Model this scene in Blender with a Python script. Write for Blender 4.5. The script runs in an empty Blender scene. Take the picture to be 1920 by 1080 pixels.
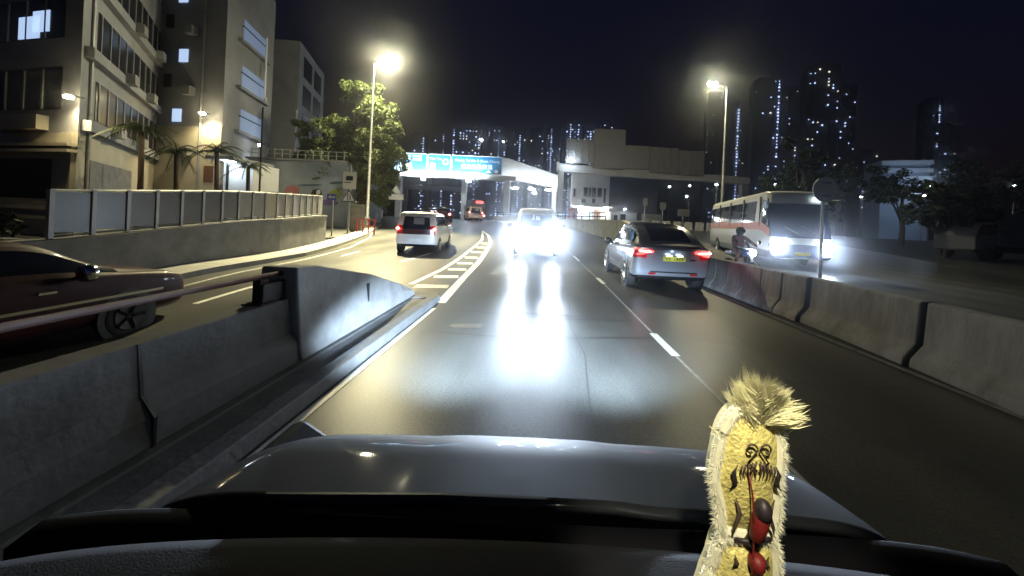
import bpy, bmesh, math, random
from mathutils import Vector, Matrix
random.seed(7)
R = math.radians
S = bpy.context.scene
COL = S.collection

# ------------------------------------------------------------------ camera
cd = bpy.data.cameras.new('Camera'); cam = bpy.data.objects.new('Camera', cd); COL.objects.link(cam)
cd.sensor_width = 36; cd.lens = 36*680/1920
cd.shift_x = -50/1920; cd.shift_y = -123/1920
cd.clip_start = .02; cd.clip_end = 6000
cam.location = (0, 0, 1.55)
cam.rotation_euler = (Matrix.Rotation(R(90), 3, 'X') @ Matrix.Rotation(R(2.6), 3, 'Z')).to_euler()
S.camera = cam
# ------------------------------------------------------------------ night sky, exposure
W = bpy.data.worlds.new('World'); S.world = W; W.use_nodes = True
nt = W.node_tree; bg = nt.nodes['Background']
sky = nt.nodes.new('ShaderNodeTexSky'); sky.sky_type = 'NISHITA'; sky.sun_disc = False
sky.sun_elevation = R(-3.0); sky.sun_rotation = R(180); sky.air_density = 1.0; sky.dust_density = .5; sky.ozone_density = 2.8
nt.links.new(sky.outputs[0], bg.inputs[0]); bg.inputs[1].default_value = .2
S.view_settings.view_transform = 'Standard'; S.view_settings.look = 'None'
S.view_settings.exposure = 0; S.view_settings.gamma = 1
S.cycles.volume_bounces = 0; S.cycles.max_bounces = 4; S.cycles.diffuse_bounces = 2; S.cycles.glossy_bounces = 3; S.cycles.use_adaptive_sampling = True; S.cycles.adaptive_threshold = .025; S.cycles.transparent_max_bounces = 12
S.cycles.use_denoising = True; S.cycles.sample_clamp_indirect = 4
S.cycles.caustics_reflective = False; S.cycles.caustics_refractive = False
GLOW_HAZE = .0012

# ------------------------------------------------------------------ terrain shape
def sst(a, b, x):
    t = min(1, max(0, (x-a)/(b-a))); return t*t*(3-2*t)
def zt(x, y):
    return 1.45*sst(12, 46, y) - .32*(1-sst(3, 9, y))*sst(-3.0, -3.8, x)

# ------------------------------------------------------------------ materials
MATS = {}
def mat(name, col, rough=.6, metal=0., var=.0, scale=6., bump=0., bscale=40., coat=0., emit=None, estr=0., spec=.5, alpha=1., trans=0., sample=True, stretch=None):
    if name in MATS: return MATS[name]
    m = bpy.data.materials.new(name); m.use_nodes = True; t = m.node_tree; b = t.nodes['Principled BSDF']
    b.inputs['Base Color'].default_value = (*col, 1); b.inputs['Roughness'].default_value = rough
    b.inputs['Metallic'].default_value = metal; b.inputs['Coat Weight'].default_value = coat
    b.inputs['Coat Roughness'].default_value = .05
    b.inputs['Specular IOR Level'].default_value = spec; b.inputs['Alpha'].default_value = alpha
    b.inputs['Transmission Weight'].default_value = trans
    tc = t.nodes.new('ShaderNodeTexCoord'); src = tc.outputs['Object']
    if stretch:
        mp = t.nodes.new('ShaderNodeMapping'); mp.inputs['Scale'].default_value = stretch
        t.links.new(src, mp.inputs[0]); src = mp.outputs[0]
    if var:
        n = t.nodes.new('ShaderNodeTexNoise'); n.inputs['Scale'].default_value = scale; n.inputs['Detail'].default_value = 6; n.inputs['Roughness'].default_value = .65
        t.links.new(src, n.inputs['Vector'])
        rp = t.nodes.new('ShaderNodeMapRange'); rp.inputs[1].default_value = .3; rp.inputs[2].default_value = .7
        rp.inputs[3].default_value = 1-var; rp.inputs[4].default_value = 1+var
        t.links.new(n.outputs['Fac'], rp.inputs[0])
        mx = t.nodes.new('ShaderNodeVectorMath'); mx.operation = 'SCALE'; mx.inputs[0].default_value = col
        t.links.new(rp.outputs[0], mx.inputs['Scale']); t.links.new(mx.outputs[0], b.inputs['Base Color'])
        r2 = t.nodes.new('ShaderNodeMapRange'); r2.inputs[1].default_value = .3; r2.inputs[2].default_value = .7
        r2.inputs[3].default_value = max(.03, rough*(1-.35*var)); r2.inputs[4].default_value = min(1, rough*(1+.35*var))
        t.links.new(n.outputs['Fac'], r2.inputs[0]); t.links.new(r2.outputs[0], b.inputs['Roughness'])
    if bump:
        n2 = t.nodes.new('ShaderNodeTexNoise'); n2.inputs['Scale'].default_value = bscale; n2.inputs['Detail'].default_value = 4
        t.links.new(src, n2.inputs['Vector'])
        bp = t.nodes.new('ShaderNodeBump'); bp.inputs['Strength'].default_value = bump; bp.inputs['Distance'].default_value = .02
        t.links.new(n2.outputs['Fac'], bp.inputs['Height']); t.links.new(bp.outputs[0], b.inputs['Normal'])
    if emit:
        b.inputs['Emission Color'].default_value = (*emit, 1); b.inputs['Emission Strength'].default_value = estr
        if not sample: m.cycles.emission_sampling = 'NONE'
    MATS[name] = m; return m

WARM = (1., .88, .5); COOL = (.68, .82, 1.); WHITE = (1, 1, 1)
M_road = mat('asphalt', (.085, .085, .078), .35, var=.2, scale=1.6, bump=.05, bscale=160, spec=.1, stretch=(1.6, .35, 1))
_t = M_road.node_tree; _b = _t.nodes['Principled BSDF']; _src = _b.inputs['Base Color'].links[0].from_socket
_c = _t.nodes.new('ShaderNodeTexCoord'); _n = _t.nodes.new('ShaderNodeTexNoise'); _n.inputs['Scale'].default_value = 45; _n.inputs['Detail'].default_value = 8; _n.inputs['Roughness'].default_value = .8
_t.links.new(_c.outputs['Object'], _n.inputs['Vector']); _r = _t.nodes.new('ShaderNodeMapRange'); _r.inputs[1].default_value = .35; _r.inputs[2].default_value = .65; _r.inputs[3].default_value = .6; _r.inputs[4].default_value = 1.4
_t.links.new(_n.outputs['Fac'], _r.inputs[0]); _s = _t.nodes.new('ShaderNodeVectorMath'); _s.operation = 'SCALE'; _t.links.new(_src, _s.inputs[0]); _t.links.new(_r.outputs[0], _s.inputs['Scale'])
_w = _t.nodes.new('ShaderNodeTexWave'); _w.bands_direction = 'X'; _w.inputs['Scale'].default_value = .19; _w.inputs['Distortion'].default_value = 1.2; _w.inputs['Detail'].default_value = 2; _w.inputs['Detail Scale'].default_value = .4   # darker wheel tracks along the lanes
_t.links.new(_c.outputs['Object'], _w.inputs['Vector']); _q = _t.nodes.new('ShaderNodeMapRange'); _q.inputs[3].default_value = .78; _q.inputs[4].default_value = 1.15; _t.links.new(_w.outputs['Fac'], _q.inputs[0])
_s2 = _t.nodes.new('ShaderNodeVectorMath'); _s2.operation = 'SCALE'; _t.links.new(_s.outputs[0], _s2.inputs[0]); _t.links.new(_q.outputs[0], _s2.inputs['Scale']); _t.links.new(_s2.outputs[0], _b.inputs['Base Color'])
M_ground = mat('ground_soil', (.05, .05, .045), .9, var=.4, scale=.6)
M_pave = mat('pavement_concrete', (.22, .22, .2), .8, var=.25, scale=3, bump=.15)
M_paint = mat('road_paint', (.72, .72, .66), .5, var=.22, scale=12)
M_paint_old = mat('worn_road_paint', (.3, .3, .28), .55, var=.5, scale=9)
M_conc = mat('barrier_concrete', (.27, .265, .25), .75, var=.4, scale=3, bump=.25, bscale=25, stretch=(1.3, 1.3, .35))
M_conc_d = mat('dark_concrete', (.17, .17, .17), .8, var=.35, scale=2.2, bump=.2, bscale=20)
M_steel = mat('galvanised_steel', (.42, .43, .42), .42, metal=.7, var=.2, scale=8)
M_railred = mat('red_brown_rail_paint', (.06, .022, .02), .75, var=.3, scale=7)
M_black = mat('black_plastic', (.012, .012, .014), .45)
M_rubber = mat('tyre_rubber', (.018, .018, .018), .8, bump=.1)
M_rim = mat('alloy_rim', (.45, .46, .48), .3, metal=.9)
M_glass = mat('tinted_glass', (.012, .014, .02), .05, coat=.6)
M_chrome = mat('chrome', (.7, .7, .72), .12, metal=1)
M_white = mat('white_car_paint', (.72, .72, .70), .3, coat=.8)
M_silver = mat('pearl_silver_paint', (.25, .26, .29), .26, metal=.3, coat=1)
M_redpaint = mat('red_car_paint', (.035, .003, .005), .5, coat=.06, spec=.15)
M_darkpaint = mat('dark_blue_paint', (.02, .03, .09), .25, coat=1)
M_buswhite = mat('bus_cream_paint', (.62, .62, .56), .35, coat=.4)
M_busorange = mat('bus_orange_stripe', (.75, .22, .09), .4)
M_busgreen = mat('bus_grey_green_panel', (.2, .25, .24), .4)
M_tail = mat('lit_tail_lamp', (.5, .02, .02), .3, emit=(1, .06, .05), estr=6)
M_tailhot = mat('tail_lamp_core', (.6, .1, .1), .3, emit=(1, .42, .36), estr=16)
M_tailred = mat('tail_lamp_lens', (.35, .01, .012), .2, coat=1)
M_head = mat('lit_head_lamp', (1, 1, 1), .3, emit=COOL, estr=320)
M_headbus = mat('lit_bus_lamp', (1, 1, 1), .3, emit=(.66, .8, 1), estr=520)
M_headfar = mat('lit_far_lamp', (1, 1, 1), .3, emit=(.8, .9, 1), estr=60)
M_lamp = mat('street_lamp_lens', (1, 1, 1), .3, emit=(1, .92, .6), estr=4000)
M_lampR = mat('street_lamp_lens_dimmer', (1, 1, 1), .3, emit=(1, .93, .62), estr=1700)
M_walllamp = mat('wall_lamp_lens', (1, 1, 1), .3, emit=(1, .86, .52), estr=150)
M_coollamp = mat('cool_lamp_lens', (1, 1, 1), .3, emit=(.8, .9, 1), estr=60)
M_winlit = mat('lit_window', (.5, .6, .7), .3, emit=(.5, .68, 1), estr=.9, sample=False)
M_citylight = mat('city_window_light', (.5, .5, .6), .3, emit=(.52, .64, 1), estr=3.2, sample=False)
M_citywarm = mat('city_window_warm', (.5, .5, .4), .3, emit=(1, .9, .72), estr=2.4, sample=False)
M_cityblue = mat('city_window_blue', (.3, .4, .6), .3, emit=(.2, .3, 1), estr=1.6, sample=False)
M_tower = mat('tower_wall', (.09, .1, .15), .9, var=.2, scale=.05)
M_wallgrey = mat('painted_wall_grey', (.26, .265, .28), .85, var=.22, scale=.5, bump=.1, bscale=6)
M_wallcream = mat('painted_wall_cream', (.42, .39, .31), .85, var=.15, scale=.7, bump=.1, bscale=6)
M_wallblue = mat('painted_wall_pale_blue', (.34, .4, .5), .85, var=.15, scale=.6, bump=.1, bscale=6)
M_wallwhite = mat('painted_wall_white', (.6, .6, .6), .8, var=.12, scale=.6)
M_darkband = mat('dark_window_band', (.02, .022, .03), .25)
M_winblue = mat('window_blue_blind', (.3, .38, .55), .3, emit=(.3, .42, .75), estr=.22, sample=False)
M_signblue = mat('sign_blue', (.02, .16, .36), .4)
M_signwhite = mat('sign_white', (.8, .8, .8), .4)
M_signgrey = mat('sign_back_grey', (.3, .3, .3), .5, metal=.3, var=.15, scale=3)
M_yplate = mat('yellow_plate', (.75, .68, .08), .4)
M_trunk = mat('bark', (.09, .065, .045), .9, var=.3, scale=6, bump=.4, bscale=14)
M_leaf = mat('leaf_green', (.10, .13, .035), .6, var=.45, scale=1.3)
M_leafd = mat('leaf_dark_green', (.03, .05, .02), .65, var=.4, scale=1.3)
M_palm = mat('palm_leaf', (.05, .07, .025), .6, var=.3, scale=3)
M_fencepanel = mat('fence_panel_dark', (.05, .06, .07), .35, var=.3, scale=2)
M_fencelit = mat('fence_panel_translucent', (.55, .5, .36), .5, var=.15, scale=2, trans=.35)
M_fencegrey = mat('fence_panel_grey', (.22, .21, .19), .5, var=.25, scale=2)

# ------------------------------------------------------------------ mesh helpers
class MB:
    def __init__(s): s.v = []; s.f = []; s.mi = []
    def add(s, vs, fs, mi=0):
        o = len(s.v); s.v += [tuple(p) for p in vs]; s.f += [tuple(i+o for i in f) for f in fs]; s.mi += [mi]*len(fs); return s
    def box(s, x0, x1, y0, y1, z0, z1, mi=0):
        return s.add([(x0,y0,z0),(x1,y0,z0),(x1,y1,z0),(x0,y1,z0),(x0,y0,z1),(x1,y0,z1),(x1,y1,z1),(x0,y1,z1)],
            [(0,3,2,1),(4,5,6,7),(0,1,5,4),(1,2,6,5),(2,3,7,6),(3,0,4,7)], mi)
    def prism(s, poly, a, b, axis='x', mi=0):
        n = len(poly)
        f = {'x': lambda p, t: (t, p[0], p[1]), 'y': lambda p, t: (p[0], t, p[1]), 'z': lambda p, t: (p[0], p[1], t)}[axis]
        vs = [f(p, a) for p in poly] + [f(p, b) for p in poly]
        fs = [tuple(range(n))[::-1], tuple(range(n, 2*n))] + [(i, (i+1) % n, n+(i+1) % n, n+i) for i in range(n)]
        return s.add(vs, fs, mi)
    def tube(s, pts, r, n=8, mi=0, caps=True):
        pts = [Vector(p) for p in pts]; rs = r if isinstance(r, (list, tuple)) else [r]*len(pts)
        vs = []; up = Vector((0, 0, 1))
        for i, p in enumerate(pts):
            d = (pts[min(i+1, len(pts)-1)]-pts[max(i-1, 0)]).normalized()
            a = d.cross(up if abs(d.dot(up)) < .95 else Vector((1, 0, 0))).normalized(); b = d.cross(a)
            vs += [p + (a*math.cos(t)+b*math.sin(t))*rs[i] for t in (2*math.pi*k/n for k in range(n))]
        fs = [(i*n+k, i*n+(k+1) % n, (i+1)*n+(k+1) % n, (i+1)*n+k) for i in range(len(pts)-1) for k in range(n)]
        if caps: fs += [tuple(range(n))[::-1], tuple((len(pts)-1)*n+k for k in range(n))]
        return s.add(vs, fs, mi)
    def lathe(s, prof, axis='x', c=(0, 0, 0), n=20, mi=0):
        vs = []
        for h, r in prof:
            for k in range(n):
                t = 2*math.pi*k/n; a, b = r*math.cos(t), r*math.sin(t)
                p = {'x': (h, a, b), 'y': (a, h, b), 'z': (a, b, h)}[axis]
                vs.append((p[0]+c[0], p[1]+c[1], p[2]+c[2]))
        m = len(prof)
        fs = [(i*n+k, i*n+(k+1) % n, (i+1)*n+(k+1) % n, (i+1)*n+k) for i in range(m-1) for k in range(n)]
        fs += [tuple(range(n))[::-1], tuple((m-1)*n+k for k in range(n))]
        return s.add(vs, fs, mi)
    def mesh(s, name, mats, smooth=False):
        me = bpy.data.meshes.new(name); me.from_pydata(s.v, [], s.f)
        for m in (mats if isinstance(mats, (list, tuple)) else [mats]): me.materials.append(m)
        if any(s.mi): me.polygons.foreach_set('material_index', s.mi)
        if smooth: me.polygons.foreach_set('use_smooth', [True]*len(me.polygons))
        bm = bmesh.new(); bm.from_mesh(me); bmesh.ops.recalc_face_normals(bm, faces=bm.faces); bm.to_mesh(me); bm.free()
        return me
    def build(s, name, mats, parent=None, smooth=False, bevel=0, label=None):
        o = bpy.data.objects.new(name, s.mesh(name, mats, smooth)); COL.objects.link(o)
        if parent: o.parent = parent
        if bevel:
            b = o.modifiers.new('b', 'BEVEL'); b.width = bevel; b.segments = 2; b.limit_method = 'ANGLE'
        if label: o['label'] = label
        return o
def ob(name, me, parent=None, loc=None):
    o = bpy.data.objects.new(name, me); COL.objects.link(o)
    if parent: o.parent = parent
    if loc is not None: o.location = loc
    return o
def tag(o, label, cat, group=None):
    o['label'] = label; o['category'] = cat
    if group: o['group'] = group
    return o
def thing(name, label, cat, loc=(0, 0, 0), rz=0, group=None):
    o = bpy.data.objects.new(name, None); COL.objects.link(o); o.location = loc; o.rotation_euler = (0, 0, rz); o.empty_display_size = .2
    return tag(o, label, cat, group)
def struct(o): o['kind'] = 'structure'; return o
def dup(root, loc, rz, label=None, group=None, swap=None):
    r = root.copy(); COL.objects.link(r); r.location = loc; r.rotation_euler = (0, 0, rz)
    if label: r['label'] = label
    if group: r['group'] = group
    def rec(a, b):
        for ch in a.children:
            c = ch.copy(); COL.objects.link(c); c.parent = b
            if swap and c.type == 'MESH':
                for i, sl in enumerate(c.material_slots):
                    mm = sl.material
                    if mm in swap: sl.link = 'OBJECT'; sl.material = swap[mm]
            rec(ch, c)
    rec(root, r); return r
def light(name, kind, loc, energy, col, parent=None, aim=None, size=.1, blend=.5, radius=.05):
    l = bpy.data.lights.new(name, kind); l.energy = energy; l.color = col
    l.shadow_soft_size = radius
    if kind == 'SPOT': l.spot_size = size; l.spot_blend = blend
    o = bpy.data.objects.new(name, l); COL.objects.link(o); o.location = loc
    if aim is not None: o.rotation_euler = (Vector(aim)-Vector(loc)).to_track_quat('-Z', 'Y').to_euler()
    if parent: o.parent = parent
    return o
def text_mesh(s, size, name, mt, align='CENTER'):
    c = bpy.data.curves.new(name, 'FONT'); c.body = s; c.size = size; c.align_x = align; c.align_y = 'CENTER'; c.extrude = .004; c.resolution_u = 2
    o = bpy.data.objects.new('tmp', c); COL.objects.link(o); bpy.context.view_layer.update()
    me = bpy.data.meshes.new_from_object(o.evaluated_get(bpy.context.evaluated_depsgraph_get()))
    bpy.data.objects.remove(o); me.name = name; me.materials.clear(); me.materials.append(mt); return me

# ------------------------------------------------------------------ setting: ground and roads
def sheet(name, rows, mt, lift, cols=12, parent=None):
    """rows: (y, x0, x1); a sheet following the terrain"""
    v = []; f = []
    for y, a, b in rows:
        for k in range(cols+1):
            x = a+(b-a)*k/cols; v.append((x, y, zt(x, y)+lift))
    n = cols+1
    for i in range(len(rows)-1):
        for k in range(cols): f.append((i*n+k, i*n+k+1, (i+1)*n+k+1, (i+1)*n+k))
    m = MB(); m.add(v, f); return m.build(name, mt, parent, smooth=True)
def lerp(tab, y):
    if y <= tab[0][0]: return tab[0][1]
    for (a, p), (b, q) in zip(tab, tab[1:]):
        if y <= b: return p+(q-p)*(y-a)/(b-a)
    return tab[-1][1]
XL = [(-10, -7.6), (7.3, -7.9), (10.5, -8.15), (12.7, -8.4), (16.2, -9.2), (22.3, -10.7), (30, -13.2), (40, -17), (55, -27), (75, -46), (120, -95)]
XR = [(-10, 3.7), (2, 4.15), (4, 4.4), (6.5, 4.6), (10.2, 4.62), (14, 4.95), (20.4, 5.45), (25.2, 5.2), (30.2, 4.1), (34, 2.9), (44, -1.5), (56, -9), (75, -24), (120, -60)]
ys = [-10+.5*i for i in range(0, 113)] + [48, 52, 57, 63, 70, 80, 95, 120]
gy = [-40, -20] + ys + [160, 260, 500, 1000, 2500]
gx = [-1500, -300, -80, -40] + [-24+i*.5 for i in range(0, 112)] + [60, 120, 400, 1500]
m = MB(); v = [(x, y, zt(x, y)-.02) for y in gy for x in gx]; n = len(gx)
m.add(v, [(i*n+k, i*n+k+1, (i+1)*n+k+1, (i+1)*n+k) for i in range(len(gy)-1) for k in range(n-1)])
struct(m.build('ground', M_ground, smooth=True))
road = struct(sheet('road', [(y, lerp(XL, y), lerp(XR, y)+.5) for y in ys], M_road, .0, 44))
road2 = struct(sheet('oncoming_road', [(y, lerp(XR, y)+.5, lerp(XR, y)+.5+lerp([(-10, 14), (10, 14), (30, 20), (60, 34), (120, 60)], y)) for y in ys], M_road, .0, 24))

def strip(name, pts, w, mt, lift=.006, parent=road, step=.6):
    """painted line of width w along (x, y) points, following the terrain"""
    P = [Vector(p) for p in pts]; q = []
    for a, b in zip(P, P[1:]):
        k = max(1, int((b-a).length/step)); q += [a.lerp(b, i/k) for i in range(k)]
    q.append(P[-1]); v = []
    for i, p in enumerate(q):
        d = (q[min(i+1, len(q)-1)]-q[max(i-1, 0)]).normalized(); nn = Vector((-d.y, d.x))*w/2
        for s in (1, -1): v.append((p.x+nn.x*s, p.y+nn.y*s, zt(p.x+nn.x*s, p.y+nn.y*s)+lift))
    m = MB(); m.add(v, [(2*i, 2*i+1, 2*i+3, 2*i+2) for i in range(len(q)-1)]); return m.build(name, mt, parent)
# painted lane markings
HL = [(-2.86, 8.3), (-2.84, 10.98), (-3.0, 14), (-3.18, 16.96), (-3.42, 22.26), (-4.35, 28.4)]
HR = [(-1.72, 6.6), (-1.92, 9.66), (-2.1, 13), (-2.34, 16.22), (-2.72, 21.04), (-3.4, 25), (-4.35, 28.4)]
strip('edge_line', HL, .13, M_paint); strip('edge_line', HR, .18, M_paint)
for y0 in (8.1, 9.55, 11.0, 12.6, 14.4, 16.4, 18.4, 20.4):
    a = lerp([(p[1], p[0]) for p in HL], y0)+.16; b = lerp([(p[1], p[0]) for p in HR], y0)-.16
    strip('hatch_bar', [(a, y0), (b, y0+.12)], .42 if y0 < 13 else .5, M_paint if y0 > 9 else M_paint_old)
strip('edge_line', [(-1.69, -8), (-1.72, 6.2)], .07, M_paint)
LN = [(1.74, -8), (1.74, 5), (1.8, 9.8), (1.72, 15.8), (1.4, 22), (.5, 28), (-2, 38)]
for y0, y1 in ((-5.5, -3.5), (-.2, 1.8), (4.4, 5.3), (9.6, 10.6), (14.9, 16.7), (20.5, 22.3), (26, 28)):
    f = lambda y: lerp([(p[1], p[0]) for p in LN], y)
    strip('lane_dash', [(f(y0), y0), (f((y0+y1)/2), (y0+y1)/2), (f(y1), y1)], .11, M_paint)
strip('lane_seam', [(f(y), y) for y in range(-8, 27)], .035, M_paint_old, lift=.003)
strip('edge_line', [(4.38, -8), (4.4, 10), (4.75, 14), (5.2, 20)], .09, M_paint_old)
for p in ([(-4.62, 12.4), (-4.5, 15.3)], [(-4.9, 18.5), (-5.4, 21.5)], [(-4.75, 6.4), (-4.7, 8.4)], [(-5.9, 6.3), (-5.85, 7.6)], [(-7.1, 13.2), (-7.25, 14.8)]):
    strip('lane_dash', p, .11, M_paint)
strip('edge_line', [(-7.05, -8), (-7.1, 7.5), (-7.5, 11.5), (-8.3, 16), (-9.7, 21), (-13.2, 29)], .1, M_paint_old)
# crossing joints, patches and drain lid in the carriageway
for pts, w in (([(-1.6, 6.05), (-.9, 6.1), (.2, 5.9), (1.6, 5.95)], .02), ([(-1.55, 4.95), (-.6, 4.85), (.4, 4.9), (1.7, 5.1)], .025), ([(-1.0, 4.95), (-.85, 5.5)], .015),
               ([(2.0, 6.9), (4.2, 7.1)], .02), ([(-.2, 6.5), (-.1, 9.5)], .012)):
    strip('road_joint', pts, w, mat('bitumen_joint', (.02, .02, .02), .5), lift=.004)
strip('road_patch', [(-1.2, 5.25), (-.75, 5.3)], .22, mat('bitumen_patch', (.035, .035, .035), .55, var=.3), lift=.003)
strip('road_patch', [(-.2, 6.15), (.9, 6.1)], .16, MATS['bitumen_patch'], lift=.003)

for pts, w in (([(.5, 3.0), (.62, 4.3), (.55, 5.6), (.7, 7.4)], .012), ([(2.9, 4.2), (3.0, 5.6), (2.85, 6.8)], .012), ([(-1.5, 7.6), (-.4, 7.5), (1.6, 7.7)], .018), ([(-1.3, 9.6), (1.6, 9.5), (4.3, 9.9)], .02), ([(-6.8, 12), (-3.4, 11.6)], .02), ([(2.1, 3.9), (3.2, 3.7), (4.0, 3.8)], .015)):
    strip('road_joint', pts, w, MATS['bitumen_joint'], lift=.004)
strip('road_patch', [(2.4, 5.0), (2.9, 6.6)], .8, mat('asphalt_patch', (.06, .06, .057), .5, var=.2), lift=.002)
strip('road_patch', [(-.9, 10.2), (-.8, 12.6)], .9, MATS['asphalt_patch'], lift=.002)

# left kerb and narrow pavement below the retaining wall
PW = [(p[1], p[0]) for p in XL if p[0] <= 31]
m = MB()
for (xa, ya), (xb, yb) in zip(PW, PW[1:]):
    for i in range(6):
        a = i/6; b = (i+1)/6; x0, y0 = xa+(xb-xa)*a, ya+(yb-ya)*a; x1, y1 = xa+(xb-xa)*b, ya+(yb-ya)*b
        v = []
        for x, y in ((x0, y0), (x1, y1)):
            z = zt(x, y); v += [(x+.32, y, z-.05), (x+.3, y, z+.13), (x-.6, y, z+.14), (x-.6, y, z-.05)]
        m.add(v, [(0, 1, 5, 4), (1, 2, 6, 5), (2, 3, 7, 6)])
struct(m.build('pavement', M_pave))

# ------------------------------------------------------------------ median island, rail parapet and its sloped end block
m = MB(); kp = [(-1.78, 0), (-1.80, .13), (-1.95, .135), (-1.97, .09), (-2.2, .09), (-2.22, .1), (-2.9, .1), (-2.9, -.3)]
m.prism([(a, b-.02) for a, b in kp], -8, 6.6, 'y')
for y0, y1, k in ((6.6, 6.95, .9), (6.95, 7.2, .7)):
    m.box(-2.8+.3*(1-k), -1.78-.4*(1-k), y0+.003, y1, -.1, .1*k)
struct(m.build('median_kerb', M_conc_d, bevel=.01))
med = thing('median_barrier', 'low concrete median parapet with two rails and sloped end block beside the hatched nose', 'barrier', (-2.5, 0, .08))
m = MB(); m.prism([(-.2, 0), (.22, 0), (.2, .18), (.13, .3), (.1, .62), (-.1, .62)], -8, 3.55, 'y'); m.build('parapet_wall', M_conc_d, med, bevel=.015)  # dark tone carries the dim light on the near stretch
m = MB()
pr = [(3.56, .92), (3.9, .9), (5.2, .62), (6.3, .3), (6.85, .12)]
v = []
for y, h in pr: v += [(-.26, y, 0), (.24, y, 0), (.21, y, min(.2, h*.6)), (.15, y, h), (-.2, y, h)]
n = 5; fs = [(i*n+k, i*n+(k+1) % n, (i+1)*n+(k+1) % n, (i+1)*n+k) for i in range(len(pr)-1) for k in range(n)] + [tuple(range(n)), tuple(range(20, 25))]
m.add(v, fs); m.build('end_block', mat('end_block_concrete_lit', (.34, .34, .34), .7, var=.3, scale=2.5, bump=.2, bscale=22), med, bevel=.02)  # paler than the parapet: headlight brightness put into the colour
MB().tube([(0, -8, .86), (0, 3.6, .86)], .024, 10).build('top_rail', M_railred, med, smooth=True)
pm = MB(); pm.box(-.035, .035, -.05, .05, .6, .84); pm.box(-.09, .09, -.1, .1, .6, .63); pme = pm.mesh('post', M_railred)
for y in (-6.5, -4.5, -2.5, -.5, 1.5, 3.3): ob('post', pme, med, (0, y, 0))
m = MB(); m.box(-.03, .06, 3.25, 3.55, .5, .8); m.build('rail_bracket', M_black, med, bevel=.01)
m = MB(); m.box(.17, .2, 5.0, 5.035, .12, .52); m.build('end_block_joint', M_black, med)
for y in (-5, -3.2, -1.4, .4, 2.2): MB().prism([(.223, 0), (.225, .18), (.135, .305), (.105, .615), (.08, .62), (.08, 0)], y, y+.02, 'y').build('parapet_joint', M_black, med)

# ------------------------------------------------------------------ right hand concrete barrier blocks
prof = [(-.28, 0), (.28, 0), (.27, .1), (.13, .28), (.1, .78), (.07, .8), (-.07, .8), (-.1, .78), (-.13, .28), (-.27, .1)]
def blk(L):
    m = MB(); m.prism(prof, .015, L-.015, 'y'); return m.mesh('concrete_block', M_conc)
b66, b2 = blk(.66), blk(2.)
def put_block(y, me, L, label, grp):
    x = lerp(XR, y+L/2)+.28
    o = ob('concrete_barrier', me, None, (x, y, zt(x, y)+.0)); bv = o.modifiers.new('b', 'BEVEL'); bv.width = .018; bv.segments = 2; bv.limit_method = 'ANGLE'
    dx = lerp(XR, y+L)-lerp(XR, y); o.rotation_euler = (math.atan2(zt(x, y+L)-zt(x, y), L), 0, -math.atan2(dx, L)); tag(o, label, 'barrier', grp)
y = -5.6
while y < 6.2: put_block(y, b2, 2., 'long pale concrete barrier block lining the right lane edge', 'long concrete barrier blocks'); y += 2.
while y < 21: put_block(y, b66, .66, 'short concrete barrier block in the row beside the silver hatchback', 'short concrete barrier blocks'); y += .66
# taller retaining wall where the oncoming road rises
m = MB(); q = []
for yy in [21.2+.8*i for i in range(0, 40)]:
    x = lerp(XR, yy)+.2; q.append((x, yy))
v = []; 
for x, yy in q:
    z = zt(x, yy); top = max(z+.75, lerp([(21.2, 1.55), (24, 1.95), (30, 2.0), (52, 2.15)], yy)); v += [(x, yy, z-.1), (x+.06, yy, top-.1), (x-.03, yy, top-.1), (x-.03, yy, top), (x+.38, yy, top), (x+.38, yy, z-.1)]
n = 6; m.add(v, [(i*n+k, i*n+(k+1) % n, (i+1)*n+(k+1) % n, (i+1)*n+k) for i in range(len(q)-1) for k in range(n)]+[tuple(range(6)), tuple(range(len(v)-6, len(v)))])
tag(m.build('retaining_wall', mat('wall_yellowed', (.4, .38, .27), .8, var=.25, scale=1.2, bump=.2, bscale=12)), 'tall yellowed concrete retaining wall beyond the silver hatchback', 'wall')
# guard rail on top of the far end of that wall
rl = thing('guard_rail', 'black metal guard rail along the top of the yellowed retaining wall', 'guard rail', (0, 0, 0))
qq = [p for p in q if p[1] > 27]
for dz in (.25, .55): MB().tube([(x+.2, yy, lerp([(21.2, 1.55), (24, 1.95), (30, 2.0), (52, 2.15)], yy)+dz) for x, yy in qq], .05, 6).build('rail', M_black, rl)
pm = MB().box(-.04, .04, -.04, .04, 0, .58).mesh('post', M_black)
for x, yy in qq[::2]: ob('post', pm, rl, (x+.2, yy, lerp([(21.2, 1.55), (24, 1.95), (30, 2.0), (52, 2.15)], yy)))

# ------------------------------------------------------------------ left retaining wall with panel fence
WL = [(y, x-.62) for y, x in XL if y <= 23]
def wx(y): return lerp(WL, y)
wt = lambda y: lerp([(0, .7), (6.5, .86), (8.5, 1.02), (10.5, 1.18), (16.2, 1.42), (22, 1.5)], y)
m = MB(); v = []; yy = [4.2+.5*i for i in range(0, 27)]
for y in yy:
    x = wx(y); v += [(x, y, zt(x, y)-.1), (x, y, wt(y)-.08), (x+.05, y, wt(y)-.08), (x+.05, y, wt(y)), (x-.3, y, wt(y)), (x-.3, y, zt(x, y)-.1)]
n = 6; m.add(v, [(i*n+k, i*n+(k+1) % n, (i+1)*n+(k+1) % n, (i+1)*n+k) for i in range(len(yy)-1) for k in range(n)]+[tuple(range(6)), tuple(range(len(v)-6, len(v)))])
tag(m.build('roadside_wall', M_conc_d), 'dark stained concrete wall along the left road below the panel fence', 'wall')
fn = thing('panel_fence', 'tall fence of framed panels on top of the dark roadside wall', 'fence', (0, 0, 0))
y = 6.4; i = 0; pitch = .62
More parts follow.
